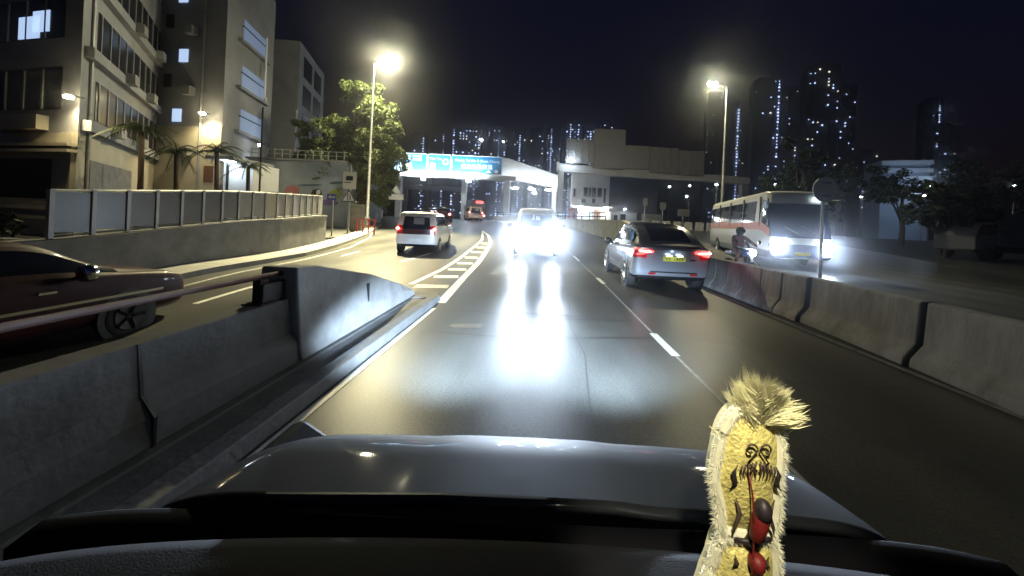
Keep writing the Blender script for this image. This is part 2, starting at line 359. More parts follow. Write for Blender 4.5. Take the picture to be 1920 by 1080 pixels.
lit = {9: M_fencelit, 12: M_signgrey, 14: M_signgrey, 16: M_signgrey}
while y < 16.6:
    x = wx(y)-.12; y1 = y+pitch; x1 = wx(y1)-.12; ft = .86+.0*y
    d = Vector((x1-x, pitch, 0)); L = d.length; a = math.atan2(-d.x, d.y)
    pst = MB().box(-.035, .035, -.035, .035, .01, ft+.03).build('post', M_signgrey, fn); pst.location = (x, y, wt(y)); pst.rotation_euler.z = a
    pn = MB().box(-.012, .012, .05, L-.05, .1, ft-.02).build('panel', lit.get(i, M_fencepanel if i < 7 else M_fencegrey), fn); pn.location = (x, y, (wt(y)+wt(y1))/2); pn.rotation_euler.z = a
    i += 1; y = y1
for dz, rr in ((.87, .03), (.06, .022)):
    ysr = [6.4+.4*k for k in range(27)]; MB().tube([(wx(t)-.12, t, wt(t)+dz) for t in ysr], rr, 6).build('rail', M_steel, fn)
# planter box at the fence's near end
pl = thing('planter', 'pale concrete planter with dark shrubs at the near end of the panel fence', 'planter', (-8.95, 6.1, 0))
m = MB(); m.box(-.7, .1, -.2, .2, .1, .85); m.box(-.66, .06, -.16, .16, .8, .87); m.build('box', M_pave, pl, bevel=.01)
def leafcloud(name, parent, blobs, nleaf, size, mt, seed):
    rnd = random.Random(seed); v = []; f = []; tot = sum(b[3]**2 for b in blobs)
    for cx, cy, cz, r in blobs:
        for _ in range(int(nleaf*r*r/tot)):
            d = Vector((rnd.gauss(0, 1), rnd.gauss(0, 1), rnd.gauss(0, 1))).normalized()*r*(rnd.random()**.35)*rnd.uniform(.8, 1.1)
            p = Vector((cx, cy, cz))+Vector((d.x, d.y, d.z*.85)); a = Vector((rnd.gauss(0, 1), rnd.gauss(0, 1), rnd.gauss(0, .6))).normalized(); b = a.orthogonal().normalized(); b = (b+a.cross(b)*rnd.uniform(-1, 1)).normalized()
            s = size*rnd.uniform(.6, 1.3); k = len(v); v += [p-a*s, p+b*s*.45, p+a*s, p-b*s*.45]; f.append((k, k+1, k+2, k+3))
    me = bpy.data.meshes.new(name); me.from_pydata([tuple(q) for q in v], [], f); me.materials.append(mt)
    return ob(name, me, parent)
leafcloud('shrub', pl, [(-.5, 0, 1.05, .2), (-.25, .05, 1.12, .26), (0, 0, 1.05, .2)], 500, .06, M_leafd, 3)

# ------------------------------------------------------------------ left buildings
def wallquad(mb, A, B, z0, z1, off, th=.0, mi=0):
    """slab on the vertical plane A->B (2D), pushed out by off"""
    A = Vector(A); B = Vector(B); d = (B-A).normalized(); nn = Vector((d.y, -d.x))
    a0 = A+nn*off; b0 = B+nn*off; a1 = A-nn*th; b1 = B-nn*th
    mb.add([(a0.x, a0.y, z0), (b0.x, b0.y, z0), (b0.x, b0.y, z1), (a0.x, a0.y, z1), (a1.x, a1.y, z0), (b1.x, b1.y, z0), (b1.x, b1.y, z1), (a1.x, a1.y, z1)],
           [(0, 1, 2, 3), (7, 6, 5, 4), (0, 4, 5, 1), (1, 5, 6, 2), (2, 6, 7, 3), (3, 7, 4, 0)], mi)
    return mb
def along(A, B, t): return (A[0]+(B[0]-A[0])*t, A[1]+(B[1]-A[1])*t)
# block A: corner nearest the road
A0, A1, A2 = (-19.2, 15.0), (-26.6, 25.2), (-33.5, 18.0)
ba = thing('corner_building', 'cream and grey corner block with banded windows and a wall lamp behind the palms', 'building', (A0[0], A0[1], 0))
def put(mb, name, mt, par, bevel=0):
    o = mb.build(name, mt, par, bevel=bevel); o.location = -Vector(par.matrix_basis.translation) if par.parent is None else (0, 0, 0); return o
m = MB(); m.prism([A0, A1, (-36, 30), A2], -.2, 4.4, 'z'); put(m, 'lower_wall', M_wallcream, ba)
m = MB(); m.prism([A0, A1, (-36, 30), A2], 4.4, 15, 'z'); put(m, 'upper_wall', M_wallgrey, ba)
F1 = (A0, A1)        # face looking along the road
for z0 in (5.2, 8.3, 11.4):
    put(wallquad(MB(), along(*F1, .12), along(*F1, .92), z0, z0+1.75, .03, .1), 'window_band', M_darkband, ba)
    put(wallquad(MB(), along(*F1, .02), along(*F1, .98), z0-.65, z0-.2, .28), 'ledge', M_wallgrey, ba)
put(wallquad(MB(), along(*F1, .1), along(*F1, .55), 1.0, 3.4, .03, .1), 'shutter', M_conc_d, ba)
F2 = (A2, A0)
for z0 in (5.4, 8.4, 11.5):
    put(wallquad(MB(), along(*F2, .1), along(*F2, .93), z0, z0+1.7, .03, .1), 'window_band', M_darkband, ba)
for t0, t1 in ((.30, .60), (.68, .9)):
    w_ = put(wallquad(MB(), along(*F2, t0), along(*F2, t1), 1.6, 3.3, .03, .1), 'window', M_darkband, ba)
    for dz in (1.15, .75): put(wallquad(MB(), along(*F2, t0-.02), along(*F2, t1+.02), dz, dz+.14, .25), 'sill', M_wallcream, ba)
for t0 in (.62, .95): put(wallquad(MB(), along(*F2, t0), along(*F2, t0+.045), -.1, 4.4, .14), 'pilaster', M_wallcream, ba)
for dz in (3.55, 3.8): put(wallquad(MB(), along(*F2, 0), along(*F2, 1), dz, dz+.12, .3), 'ledge', M_wallcream, ba)
put(wallquad(MB(), along(*F2, .72), along(*F2, .88), 4.5, 5.1, .35), 'canopy', M_wallcream, ba)
for t0 in (.56, .8): put(wallquad(MB(), along(*F2, t0), along(*F2, t0+.07), 8.7, 9.6, .05), 'lit_window', M_winlit, ba)
put(wallquad(MB(), along(*F2, .74), along(*F2, .83), 8.45, 9.4, .05), 'lit_window', M_winlit, ba)
def wall_lamp(loc, label, en, rad=.14, mt=None, aim=None, col=None):
    t = thing('wall_lamp', label, 'lamp', loc); mt = mt or M_walllamp
    m = MB(); m.lathe([(-.06, rad*.5), (-.03, rad), (.05, rad), (.09, rad*.3)], 'z', n=12); m.build('lens', mt, t, smooth=True)
    MB().box(-.04, .04, 0, .5, .09, .14).build('arm', M_black, t)
    light('wall_lamp_light', 'SPOT', (0, 0, -.12), en*4.5, col or (1, .82, .45), t, aim=(-.1, .5, -2), size=R(140), blend=.8, radius=.12); return t
for z0 in (5.2, 8.3, 11.4):
    for k in range(9): put(wallquad(MB(), along(*F1, .14+k*.09), along(*F1, .148+k*.09), z0+.02, z0+1.73, .06), 'mullion', M_signgrey, ba)
for z0 in (5.4, 8.4, 11.5):
    for k in range(10): put(wallquad(MB(), along(*F2, .13+k*.08), along(*F2, .136+k*.08), z0+.02, z0+1.68, .06), 'mullion', M_signgrey, ba)
for t0, z0 in ((.2, 4.7), (.5, 4.75), (.33, 7.75), (.62, 7.7), (.75, 10.8), (.42, 10.8)): put(wallquad(MB(), along(*F1, t0), along(*F1, t0+.06), z0, z0+.5, .62, -.3), 'air_conditioner', M_signgrey, ba)
for t0 in (.985, .08): put(MB().tube([(*along((A0[0]+.15, A0[1]-.1), (A1[0]+.15, A1[1]-.1), t0), 0), (*along((A0[0]+.15, A0[1]-.1), (A1[0]+.15, A1[1]-.1), t0), 15)], .06, 6), 'drain_pipe', M_signgrey, ba)
wall_lamp((-19.0, 14.5, 5.7), 'bright round wall lamp on the cream corner building', 110)
# block B: tower with the second lamp
B0, B1, B2 = (-27.5, 24.6), (-21.2, 24.0), (-22.9, 30.5)
bb = thing('tower_block', 'tall plain grey tower block with small lit windows behind the palms', 'building', (B1[0], B1[1], 0))
m = MB(); m.prism([B0, B1, B2, (-30, 31)], -.2, 19, 'z'); put(m, 'wall', M_wallgrey, bb)
put(wallquad(MB(), along(B0, B1, .02), along(B0, B1, .998), -.2, 6.9, .05), 'base_wall', M_wallcream, bb)
for t0, z0 in ((.44, 15.2), (.47, 11.2), (.42, 7.2)):
    w_ = put(wallquad(MB(), along(B0, B1, t0), along(B0, B1, t0+.1), z0, z0+.85, .06), 'window', M_winlit, bb)
for z0 in (13.6, 10.3, 7.2):
    put(wallquad(MB(), along(B1, B2, .3), along(B1, B2, .78), z0, z0+1.5, .05), 'window', M_winblue, bb)
    put(wallquad(MB(), along(B1, B2, .28), along(B1, B2, .8), z0+.95, z0+1.02, .09), 'mullion', M_black, bb)
    put(wallquad(MB(), along(B1, B2, .2), along(B1, B2, .84), z0-.3, z0-.1, .3), 'ledge', M_wallgrey, bb)
for z0 in (4.9, 8.9, 12.9):
    put(wallquad(MB(), along(B0, B1, .60), along(B0, B1, .69), z0, z0+.55, .5, -.1), 'air_conditioner', M_signgrey, bb); put(wallquad(MB(), along(B0, B1, .30), along(B0, B1, .39), z0+.6, z0+1.5, .04), 'window', M_darkband, bb)
for t0 in (.22, .76): put(MB().tube([(*along((B0[0], B0[1]-.1), (B1[0], B1[1]-.1), t0), 0), (*along((B0[0], B0[1]-.1), (B1[0], B1[1]-.1), t0), 19)], .07, 6), 'drain_pipe', M_wallgrey, bb)
put(wallquad(MB(), along(B0, B1, .82), along(B0, B1, .93), 3.2, 4.3, .08), 'dark_vent', mat('rusty_vent', (.12, .05, .03), .7), bb)
m = MB(); m.tube([(-21.9, 28.4, 15), (-21.8, 28.3, 10.4), (-21.4, 28.0, 9.9)], .06, 6); put(m, 'drain_pipe', M_signwhite, bb)
wall_lamp((-21.9, 23.3, 7.55), 'bright wall lamp high on the grey tower block corner', 190, .16)
wall_lamp((-21.2, 27.2, 6.4), 'small white lamp on the side of the grey tower block', 16, .08, M_coollamp, col=COOL)
# block C behind
C0, C1, C2 = (-30.5, 37.5), (-25.8, 38.0), (-28.6, 47.0)
bc = thing('rear_block', 'dim grey apartment block with dark recessed windows behind the tower block', 'building', (C1[0], C1[1], 0))
m = MB(); m.prism([C0, C1, C2, (-34, 47)], 0, 19.4, 'z'); put(m, 'wall', M_wallgrey, bc)
for z0 in (16.2, 13.1, 10):
    for t0 in (.15, .55): put(wallquad(MB(), along(C1, C2, t0), along(C1, C2, t0+.3), z0, z0+2.2, .04, .1), 'window', M_darkband, bc)
put(wallquad(MB(), along(C0, C1, .0), along(C0, C1, .4), 12.3, 14.4, .04, .1), 'window', M_darkband, bc)
# lit gatehouse
gh = thing('gatehouse', 'small gatehouse with bright bluish white lit wall beside the tower block', 'gatehouse', (-18.55, 22.2, 0))
m = MB(); m.box(-.85, .95, 0, 2.2, .0, 4.35); m.build('wall', M_wallwhite, gh)
m = MB(); m.box(-1.1, .55, -1.0, 2.3, 4.38, 4.6); m.build('roof', M_wallgrey, gh, bevel=.03)
m = MB(); m.box(-.62, -.52, -.1, -.002, .3, 4.3); m.build('door_frame', M_black, gh)
m = MB(); m.box(-.3, .3, -.7, -.5, 4.3, 4.37); m.build('ceiling_lamp', M_coollamp, gh)
light('gatehouse_light', 'POINT', (0, -.9, 4.1), 60, (.7, .88, 1), gh, radius=.15)
m = MB(); m.box(.5, .8, -.05, -.003, 1.9, 2.3); m.build('notice', M_signwhite, gh)
# mural building
mu = thing('mural_building', 'long low pale blue building with a painted mural and roof railing', 'building', (-14.0, 26.2, 0))
m = MB(); m.box(-7.2, 0, 0, 6, 0, 5.2); m.build('wall', M_wallblue, mu)
m = MB(); m.box(-7.3, .1, -.1, 6.1, 5.21, 5.35); m.build('roof', M_wallgrey, mu)
for k in range(13): MB().box(-7.0+k*.56, -6.96+k*.56, .0, .04, 5.35, 5.95+.1*(k % 3 == 0)).build('railing_post', M_steel, mu)
for z0 in (5.65, 5.95): MB().box(-7.05, -.05, .045, .075, z0, z0+.04).build('railing', M_steel, mu)
def ell(cx, cz, a, b, rot=0, n=14): return [(cx+a*math.cos(t)*math.cos(rot)-b*math.sin(t)*math.sin(rot), cz+a*math.cos(t)*math.sin(rot)+b*math.sin(t)*math.cos(rot)) for t in (2*math.pi*k/n for k in range(n))]
for nm, poly, c in (('mural_patch', ell(-3.9, 3.0, .55, .4), (.5, .2, .22)), ('mural_patch', ell(-.75, 2.9, .5, .38, .2), (.38, .42, .12)), ('mural_patch', ell(-.7, 3.75, .55, .1, .1), (.05, .12, .13)),
                    ('mural_patch', ell(-2.6, 3.5, .9, .05, .05), (.06, .1, .16)), ('mural_patch', ell(-2.2, 4.0, .35, .09, .2), (.08, .14, .14)), ('mural_patch', ell(-1.2, 2.3, .7, .22), (.22, .16, .42)), ('mural_patch', ell(-4.4, 2.2, .25, .2), (.04, .05, .06))):
    m = MB(); m.prism(poly, -.012, -.002, 'y'); m.build(nm, mat('mural_%d' % int(sum(c)*1000+c[0]*77777), c, .8), mu)
m = MB(); m.prism(ell(-2.05, 2.9, .3, .38, -.3), -.02, -.003, 'y'); m.tube([(-2.9, -.015, 2.6), (-2.5, -.015, 2.75), (-2.3, -.015, 3.2)], .05, 5); m.tube([(-2.5, -.015, 2.75), (-2.55, -.015, 2.2)], .05, 5); m.tube([(-2.0, -.015, 2.6), (-1.9, -.015, 2.1)], .06, 5); m.build('mural_figure', mat('mural_ink', (.02, .025, .03), .8), mu)
m = MB(); m.prism(ell(-1.98, 3.0, .15, .2, -.3), -.035, -.022, 'y'); m.build('mural_figure_light', M_signwhite, mu)
# direction board beside the wall
db = thing('direction_board', 'small white direction board showing above the panel fence', 'sign', (-14.9, 21.0, 0))
MB().box(-.05, .05, 0, .08, 0, 2.2).build('post', M_steel, db); MB().box(-.8, .55, -.04, -.002, 2.2, 2.62).build('board', M_signwhite, db)
o = ob('lettering', text_mesh('▲ AM', .34, 'lettering', M_black), db, (-.05, -.05, 2.4)); o.rotation_euler.x = R(90)
MB().box(-1.4, -1.32, 0, .06, 0, 7.5).build('pole', M_black, db)
# flood pole and ivy beside block C
fp = thing('flag_pole', 'thin pale pole standing beside the leafy wall next to the tree', 'pole', (-20.4, 30, .4)); MB().lathe([(0, .09), (9.4, .05), (9.45, .08), (9.55, .02)], 'z', n=8).build('shaft', M_signwhite, fp, smooth=True)
MB().lathe([(0, .2), (.12, .2), (.15, .1)], 'z', n=10).build('base', M_conc, fp)

# ------------------------------------------------------------------ street lamps
def street_lamp(loc, arm, label, en, h=12.6, aimy=-3, lens=None):
    t = thing('street_lamp', label, 'street lamp', loc, group='street lamps along the road')
    MB().lathe([(0, .17), (.9, .16), (.95, .1), (h-.3, .055), (h-.25, .05)], 'z', n=10).build('pole', M_steel, t, smooth=True)
    MB().lathe([(0, .28), (.05, .28), (.08, .18)], 'z', n=10).build('base_plate', M_steel, t)
    sx = 1 if arm > 0 else -1
    MB().tube([(0, 0, h-.35), (sx*.05, 0, h-.1), (sx*.3, 0, h+.05), (arm, 0, h+.12)], .045, 8).build('arm', M_steel, t, smooth=True)
    m = MB(); m.lathe([(-.42, .04), (-.4, .11), (.0, .17), (.36, .13), (.42, .03)], 'x', c=(arm+sx*.3, 0, h+.16), n=12); hd = m.build('head', M_steel, t, smooth=True); hd.scale.z = 1
    m = MB(); m.lathe([(-.3, .05), (-.2, .13), (.0, .165), (.2, .13), (.3, .04)], 'x', c=(arm+sx*.3, 0, h+.07), n=12); m.build('lens', lens or M_lamp, t, smooth=True)
    light('street_light', 'SPOT', (arm+sx*.3, -.1, h-.15), en, WARM, t, aim=(arm+sx*2.9, -.1+aimy*2.1, 0), size=R(74), blend=.9, radius=.2)
    return t
street_lamp((-12.05, 25.5, zt(-12, 25.5)), .75, 'tall grey street lamp with a dazzling lens in front of the large tree', 85000, 11.9)
street_lamp((13.35, 26.6, zt(13, 26.6)), -.75, 'tall grey street lamp standing beyond the white coach', 9000, 11.6, lens=M_lampR)

# ------------------------------------------------------------------ trees
def tree(loc, label, h, blobs, nleaf, leaf, mt, seed, grp=None):
    t = thing('tree', label, 'tree', loc, group=grp); rnd = random.Random(seed)
    m = MB(); m.tube([(0, 0, -.2), (.1, 0, h*.2), (-.05, .1, h*.45), (.1, 0, h*.7)], [h*.035, h*.028, h*.022, h*.008], 8)
    m.build('trunk', M_trunk, t, smooth=True)
    m = MB()
    for cx, cy, cz, r in blobs: m.tube([(0, 0, h*.3), (cx*.5, cy*.5, (h*.3+cz)*.5+.1*h), (cx, cy, cz)], [h*.014, h*.009, h*.003], 5)
    m.build('limbs', M_trunk, t, smooth=True)
    bl = []
    for cx, cy, cz, r in blobs:
        for _ in range(14):
            d = Vector((rnd.gauss(0, 1), rnd.gauss(0, 1), rnd.gauss(0, 1))).normalized()*r*rnd.uniform(.45, 1.0); bl.append((cx+d.x, cy+d.y, cz+d.z*.85, r*rnd.uniform(.2, .4)))
    leafcloud('crown', t, bl, nleaf, leaf, mt, seed); return t
rb = random.Random(11)
tree((-13.6, 27.8, zt(-13, 27)), 'large leafy tree lit from above by the tall street lamp', 10,
     [(-.2, 0, 10.0, 1.5), (.6, -.2, 8.9, 1.6), (1.0, -.3, 7.4, 1.9), (-1.6, 0, 7.2, 1.9), (2.1, -.2, 6.6, 1.5), (-2.4, .2, 5.2, 1.9), (.4, -.5, 5.2, 2.0), (2.0, 0, 4.8, 1.6), (1.2, 0, 3.2, 1.6), (-1.5, 0, 3.2, 1.8)], 26000, .13, M_leaf, 5)
tree((-18.6, 29.4, zt(-18, 29)), 'slim leafy tree between the pale pole and the large tree', 7, [(0, 0, 6.3, 1.0), (-.8, 0, 5.0, 1.1), (.4, 0, 4.2, 1.1), (-.9, 0, 7.6, .8)], 5000, .13, M_leaf, 8)
tree((24.5, 34, 1), 'dim feathery tree behind the white coach and round sign', 9, [(-2.5, 0, 5, 1.6), (-.5, 0, 5.6, 1.8), (1.5, 0, 4.8, 1.8), (3.2, 0, 6, 1.6), (.5, 0, 7.6, 1.4), (2.4, 0, 3.5, 1.7), (-1.2, 0, 9.0, .8)], 9000, .14, M_leafd, 9)
for k, (x, y, h_) in enumerate(((33, 33, 7), (42, 36, 9), (52, 38, 10), (27, 24, 5))):
    tree((x, y, zt(x, y)), ['dark round tree below the pale louvred block', 'tall dark tree right of the pale louvred block', 'very dark tree at the far right of the verge', 'low dark tree behind the parked lorry'][k], h_, [(rb.uniform(-2, 2), rb.uniform(-1, 1), h_*rb.uniform(.4, .85), h_*.22) for _ in range(6)], 5000, .16, M_leafd, 20+k)
def palm(loc, label, h, seed, n=15):
    t = thing('palm_tree', label, 'palm tree', loc, group='palms behind the panel fence'); rnd = random.Random(seed)
    MB().tube([(0, 0, 0), (.06, 0, h*.5), (0, 0, h)], [.13, .1, .09], 8).build('trunk', M_trunk, t, smooth=True)
    for k in range(n):
        az = 2*math.pi*k/n+rnd.uniform(-.2, .2); up = rnd.uniform(.1, 1.1); Lf = rnd.uniform(1.1, 1.5); m = MB(); P = []
        for i in range(8):
            s = i/7; rr = Lf*s*math.cos(up*(1-s*.4)); zz = Lf*s*math.sin(up)-1.0*s*s; P.append(Vector((math.cos(az)*rr, math.sin(az)*rr, h+zz)))
        side = Vector((-math.sin(az), math.cos(az), 0)); m.tube(P, [.02]*7+[.006], 4)
        for i in range(1, 8):
            for q in (0, .5):
                c = P[i-1].lerp(P[i], q); l = .42*(1-(i-1+q)/8.5)
                for sg in (1, -1):
                    tip = c+side*sg*l+Vector((0, 0, -l*.5))+(P[i]-P[i-1])*.8; m.add([c, c+(P[i]-P[i-1])*.25, tip], [(0, 1, 2)])
        m.build('frond', M_palm, t)
    return t
palm((-17.3, 17.2, .3), 'palm with a thick dark crown nearest the cream corner building', 3.8, 1)
palm((-17.0, 19.0, .3), 'tall palm standing between the other two fence palms', 4.2, 2)
palm((-16.3, 20.2, .3), 'wide palm silhouetted against the lit tower base', 3.6, 3)
palm((-17.9, 16.2, .3), 'dim palm beside the dark shutter of the corner building', 4.6, 4)

# ------------------------------------------------------------------ roadside signs and furniture on the left
ss = thing('camera_sign', 'white panel with camera mark above a triangular warning panel beside the mural building', 'sign', (-11.15, 21.2, zt(-11, 21)))
MB().box(-.05, .05, .02, .1, 0, 4.1).build('post', M_steel, ss)
m = MB(); m.box(-.38, .38, -.02, .015, 2.75, 3.75); m.build('panel', M_signwhite, ss)
m = MB(); m.box(-.2, .2, -.035, -.022, 3.25, 3.5); m.lathe([(-.045, .13), (-.022, .13)], 'y', c=(.0, 0, 3.38), n=14); m.box(-.28, .1, -.035, -.022, 3.1, 3.14); m.build('camera_mark', M_black, ss)
m = MB(); m.prism([(-.42, 2.0), (.42, 2.0), (.02, 2.72)], -.02, .015, 'y'); m.build('warning_panel', M_signwhite, ss)
m = MB()
for a, b in (((-.4, 2.02), (.4, 2.02)), ((.4, 2.02), (.02, 2.7)), ((.02, 2.7), (-.4, 2.02))): m.tube([(a[0], -.025, a[1]), (b[0], -.025, b[1])], .03, 4)
m.tube([(-.05, -.03, 2.1), (-.05, -.03, 2.45)], .025, 4); m.tube([(.09, -.03, 2.1), (.09, -.03, 2.38)], .025, 4); m.build('warning_mark', M_black, ss)
bs = thing('arrow_sign', 'small blue arrow sign at the end of the panel fence', 'sign', (-11.75, 20.6, zt(-11.7, 20.6)))
MB().box(-.03, .03, .02, .07, 0, 2.3).build('post', M_steel, bs); MB().box(-.32, .22, -.02, .015, 2.05, 2.4).build('panel', mat('arrow_blue', (.08, .1, .5), .4), bs)
m = MB(); m.prism([(-.26, 2.22), (-.1, 2.34), (-.1, 2.26), (.14, 2.26), (.14, 2.18), (-.1, 2.18), (-.1, 2.1)], -.03, -.022, 'y'); m.build('arrow', M_signwhite, bs)
cb = thing('cabinet', 'grey roadside electrical cabinet beside the street lamp foot', 'cabinet', (-11.6, 23.0, zt(-11.6, 23)))
MB().box(-.35, .35, 0, .5, .05, 1.75).build('box', mat('cabinet_green', (.12, .14, .12), .5, var=.2), cb, bevel=.02); MB().box(-.33, .33, -.012, -.002, .2, 1.6).build('door', M_conc_d, cb)
MB().box(-.38, .38, -.04, .54, 1.76, 1.82).build('top', M_conc_d, cb)
rr_ = thing('red_railing', 'short red and white pedestrian railing beside the cabinet', 'railing', (-10.9, 22.3, zt(-10.9, 22.3)))
for k in range(4): MB().box(-.3+k*.36, -.24+k*.36, 0, .06, 0, .95).build('post', mat('railing_red', (.4, .04, .03), .5), rr_)
for z0 in (.5, .9): MB().box(-.3, .84, .062, .1, z0, z0+.06).build('rail', MATS['railing_red'], rr_)
ws = thing('give_way_sign', 'white triangular sign over a small plate on a post by the far road bend', 'sign', (-15.9, 40, zt(-16, 40)))
MB().box(-.06, .06, .02, .12, 0, 3.3).build('post', M_steel, ws)
m = MB(); m.prism([(-.55, 2.75), (.55, 2.75), (0, 3.6)], -.02, .01, 'y'); m.build('triangle', M_signwhite, ws); MB().box(-.85, .85, -.02, .01, 2.0, 2.6).build('plate', M_signwhite, ws)
# far guard rail at the bend
gr = thing('guard_rail', 'striped guard rail curving along the far left road edge', 'guard rail', (0, 0, 0))
gp = [(-13.9, 31), (-15, 34), (-16.4, 38), (-18.5, 42)]
for dz in (.4, .8): MB().tube([(x, y, zt(x, y)+dz) for x, y in gp], .09, 6).build('rail', M_steel, gr)
for k in range(10): x = lerp([(p[1], p[0]) for p in gp], 31+k*1.2); MB().box(-.06, .06, -.06, .06, 0, .85).build('post', M_signwhite, gr).location = (x, 31+k*1.2, zt(x, 31+k*1.2))

# ------------------------------------------------------------------ overhead sign gantry (facing us)
g1 = thing('sign_gantry', 'overhead gantry carrying three lit blue direction boards over the left road', 'gantry', (-5.4, 59, 1.45))
MB().box(-.45, .45, 0, .8, 0, 6.6).build('column', M_wallwhite, g1, bevel=.05)
MB().box(-18.6, 1.4, -.2, .9, 6.62, 7.4).build('beam', M_wallwhite, g1, bevel=.05)
for x0, x1, lines in ((-18.1, -13.0, 0), (-12.85, -9.2, 1), (-9.05, -.9, 2)):
    b = MB().box(x0, x1, -.5, -.35, 7.45, 10.35).build('sign_board', M_signblue, g1)
    m = MB()
    for a in ((x0, x1, 10.25, 10.35), (x0, x1, 7.45, 7.55)): m.box(a[0]+.02, a[1]-.02, -.53, -.502, a[2], a[3])
    for a in (x0, x1-.1): m.box(a+.02, a+.08, -.53, -.502, 7.56, 10.24)
    m.build('board_border', M_signwhite, b)
    cx = (x0+x1)/2
    if lines == 2:
        for s_, sz, dz in (('Wong Tai Sin & Kwai Chung', .62, 9.55), ('黃大仙及葵涌', .85, 8.55)):
            o = ob('lettering', text_mesh(s_, sz, 'lettering', M_signwhite), b, (cx, -.51, dz)); o.rotation_euler.x = R(90)
        m = MB(); m.lathe([(-.54, .3), (-.51, .3)], 'y', c=(x1-.9, 0, 7.95), n=16); m.prism([(x1-2.6, 7.75), (x1-1.7, 7.75), (x1-2.15, 8.15)], -.53, -.505, 'y'); m.build('board_mark', M_signwhite, b)
    elif lines == 1:
        o = ob('lettering', text_mesh('Mei Tin', .62, 'lettering', M_signwhite), b, (cx-.6, -.51, 9.6)); o.rotation_euler.x = R(90)
        m = MB(); m.lathe([(-.54, .5), (-.51, .5)], 'y', c=(cx+1.0, 0, 9.2), n=18); m.build('route_ring', M_signwhite, b); m = MB(); m.lathe([(-.56, .3), (-.542, .3)], 'y', c=(cx+1.0, 0, 9.2), n=18); m.build('route_ring_centre', M_signblue, b)
        m = MB(); m.box(cx-1.4, cx-.7, -.53, -.505, 7.7, 8.9); m.build('board_mark', M_signwhite, b)
    else:
        m = MB()
        for k, (dx, w_) in enumerate(((.5, .9), (1.6, .8), (2.8, 1.4))):
            for dz in (9.75, 9.2): m.box(x0+dx, x0+dx+w_, -.53, -.505, dz, dz+.28)
        m.box(x0+.4, x0+2.6, -.53, -.505, 7.7, 8.8); m.build('board_mark', M_signwhite, b)
for x in (-16.3, -14, -11, -8, -5.4):
    m = MB(); m.box(x-.35, x+.35, -1.9, -1.55, 6.75, 6.95); l_ = m.build('sign_lamp', M_coollamp, g1); MB().box(x-.04, x+.04, -1.5, -.25, 6.8, 6.9).build('lamp_bracket', M_steel, l_)
    light('sign_light', 'SPOT', (x, -1.9, 7.05), 3200, (.75, .95, 1), g1, aim=(x, -.4, 8.6), size=R(150), blend=.6, radius=.25)
for x in (-13.5, -6.2):
    m = MB(); m.lathe([(-.25, .1), (-.2, .35), (.1, .3), (.15, .1)], 'z', c=(x, -.5, 6.3), n=10); m.build('under_lamp', M_coollamp, g1, smooth=True)
# lit footbridge ramp behind
fb = thing('footbridge', 'brightly lit white footbridge ramp descending behind the blue direction boards', 'footbridge', (0, 66, 1.45))
m = MB(); m.prism([(-28, 7.9), (-7, 8.1), (3.6, 6.5), (3.6, 8.2), (-6, 11.0), (-28, 11.2)], 0, 2.4, 'y'); m.build('deck', M_wallwhite, fb)
m = MB(); m.prism([(-28, 11.22), (-6, 11.02), (3.6, 8.22), (3.6, 8.7), (-6, 11.5), (-28, 11.7)], .02, .1, 'y'); m.build('parapet', M_wallwhite, fb)
for x in (-26, -14, 2.6): MB().box(x-.4, x+.4, .6, 1.6, 0, 7.9 if x < 0 else 6.6).build('column', M_wallwhite, fb)
for x in (-4.5, -1.5, 1.5):
    MB().box(x-.5, x+.5, -1.4, -1.2, 5.9, 6.05).build('bridge_lamp', M_coollamp, fb); light('bridge_light', 'POINT', (x, -1.6, 6.1), 900, (.85, .95, 1), fb, radius=.2)
# plain farther gantry
g3 = thing('far_gantry', 'plain far gantry with blank grey panel under the blue boards', 'gantry', (-36, 95, 1.45))
MB().box(0, 17, 0, .8, 7.3, 8.4).build('beam', M_wallwhite, g3)
for x in (.2, 15.6): MB().box(x, x+.9, .1, .7, 0, 7.28).build('column', M_wallwhite, g3)
MB().box(.6, 8, -.3, -.05, 8.45, 11.4).build('panel', M_signgrey, g3); MB().box(8.1, 14.5, -.3, -.05, 8.45, 11.2).build('panel', M_signgrey, g3)

# ------------------------------------------------------------------ gantry on the right seen from behind
g2 = thing('rear_gantry', 'grey gantry with unlit backs of sign panels over the oncoming road', 'gantry', (2.9, 52, 1.45))
MB().box(-.4, .4, 0, .9, 0, 7.5).build('column', M_wallwhite, g2, bevel=.04)
MB().box(27.5, 28.4, 2.6, 3.6, 0, 7.2).build('column', M_wallgrey, g2)
m = MB(); m.add([(-.6, -.1, 7.52), (28.6, 2.6, 7.3), (28.6, 3.7, 7.3), (-.6, 1.0, 7.52), (-.6, -.1, 8.7), (28.6, 2.6, 8.3), (28.6, 3.7, 8.3), (-.6, 1.0, 8.7)], [(0, 3, 2, 1), (4, 5, 6, 7), (0, 1, 5, 4), (1, 2, 6, 5), (2, 3, 7, 6), (3, 0, 4, 7)]); m.build('beam', M_wallwhite, g2, bevel=.03)
MB().box(-.75, -.35, -.6, -.12, 7.6, 8.8).build('beam_end_box', M_signwhite, g2)
for x0, x1, z0, z1 in ((.6, 4.4, 8.75, 12.2), (4.45, 9.0, 8.3, 13.9), (9.05, 12.6, 8.5, 11.8), (12.8, 16.9, 8.1, 11.8), (16.95, 20.9, 8.0, 11.6)):
    dy = .0925*x0; p_ = MB().box(x0, x1, dy-.45, dy-.35, z0, z1).build('sign_panel', M_signgrey, g2)
    for k in range(int((x1-x0)/.9)): MB().box(x0+.3+k*.9, x0+.4+k*.9, dy-.52, dy-.452, z0+.05, z1-.05).build('rib', M_signgrey, p_)
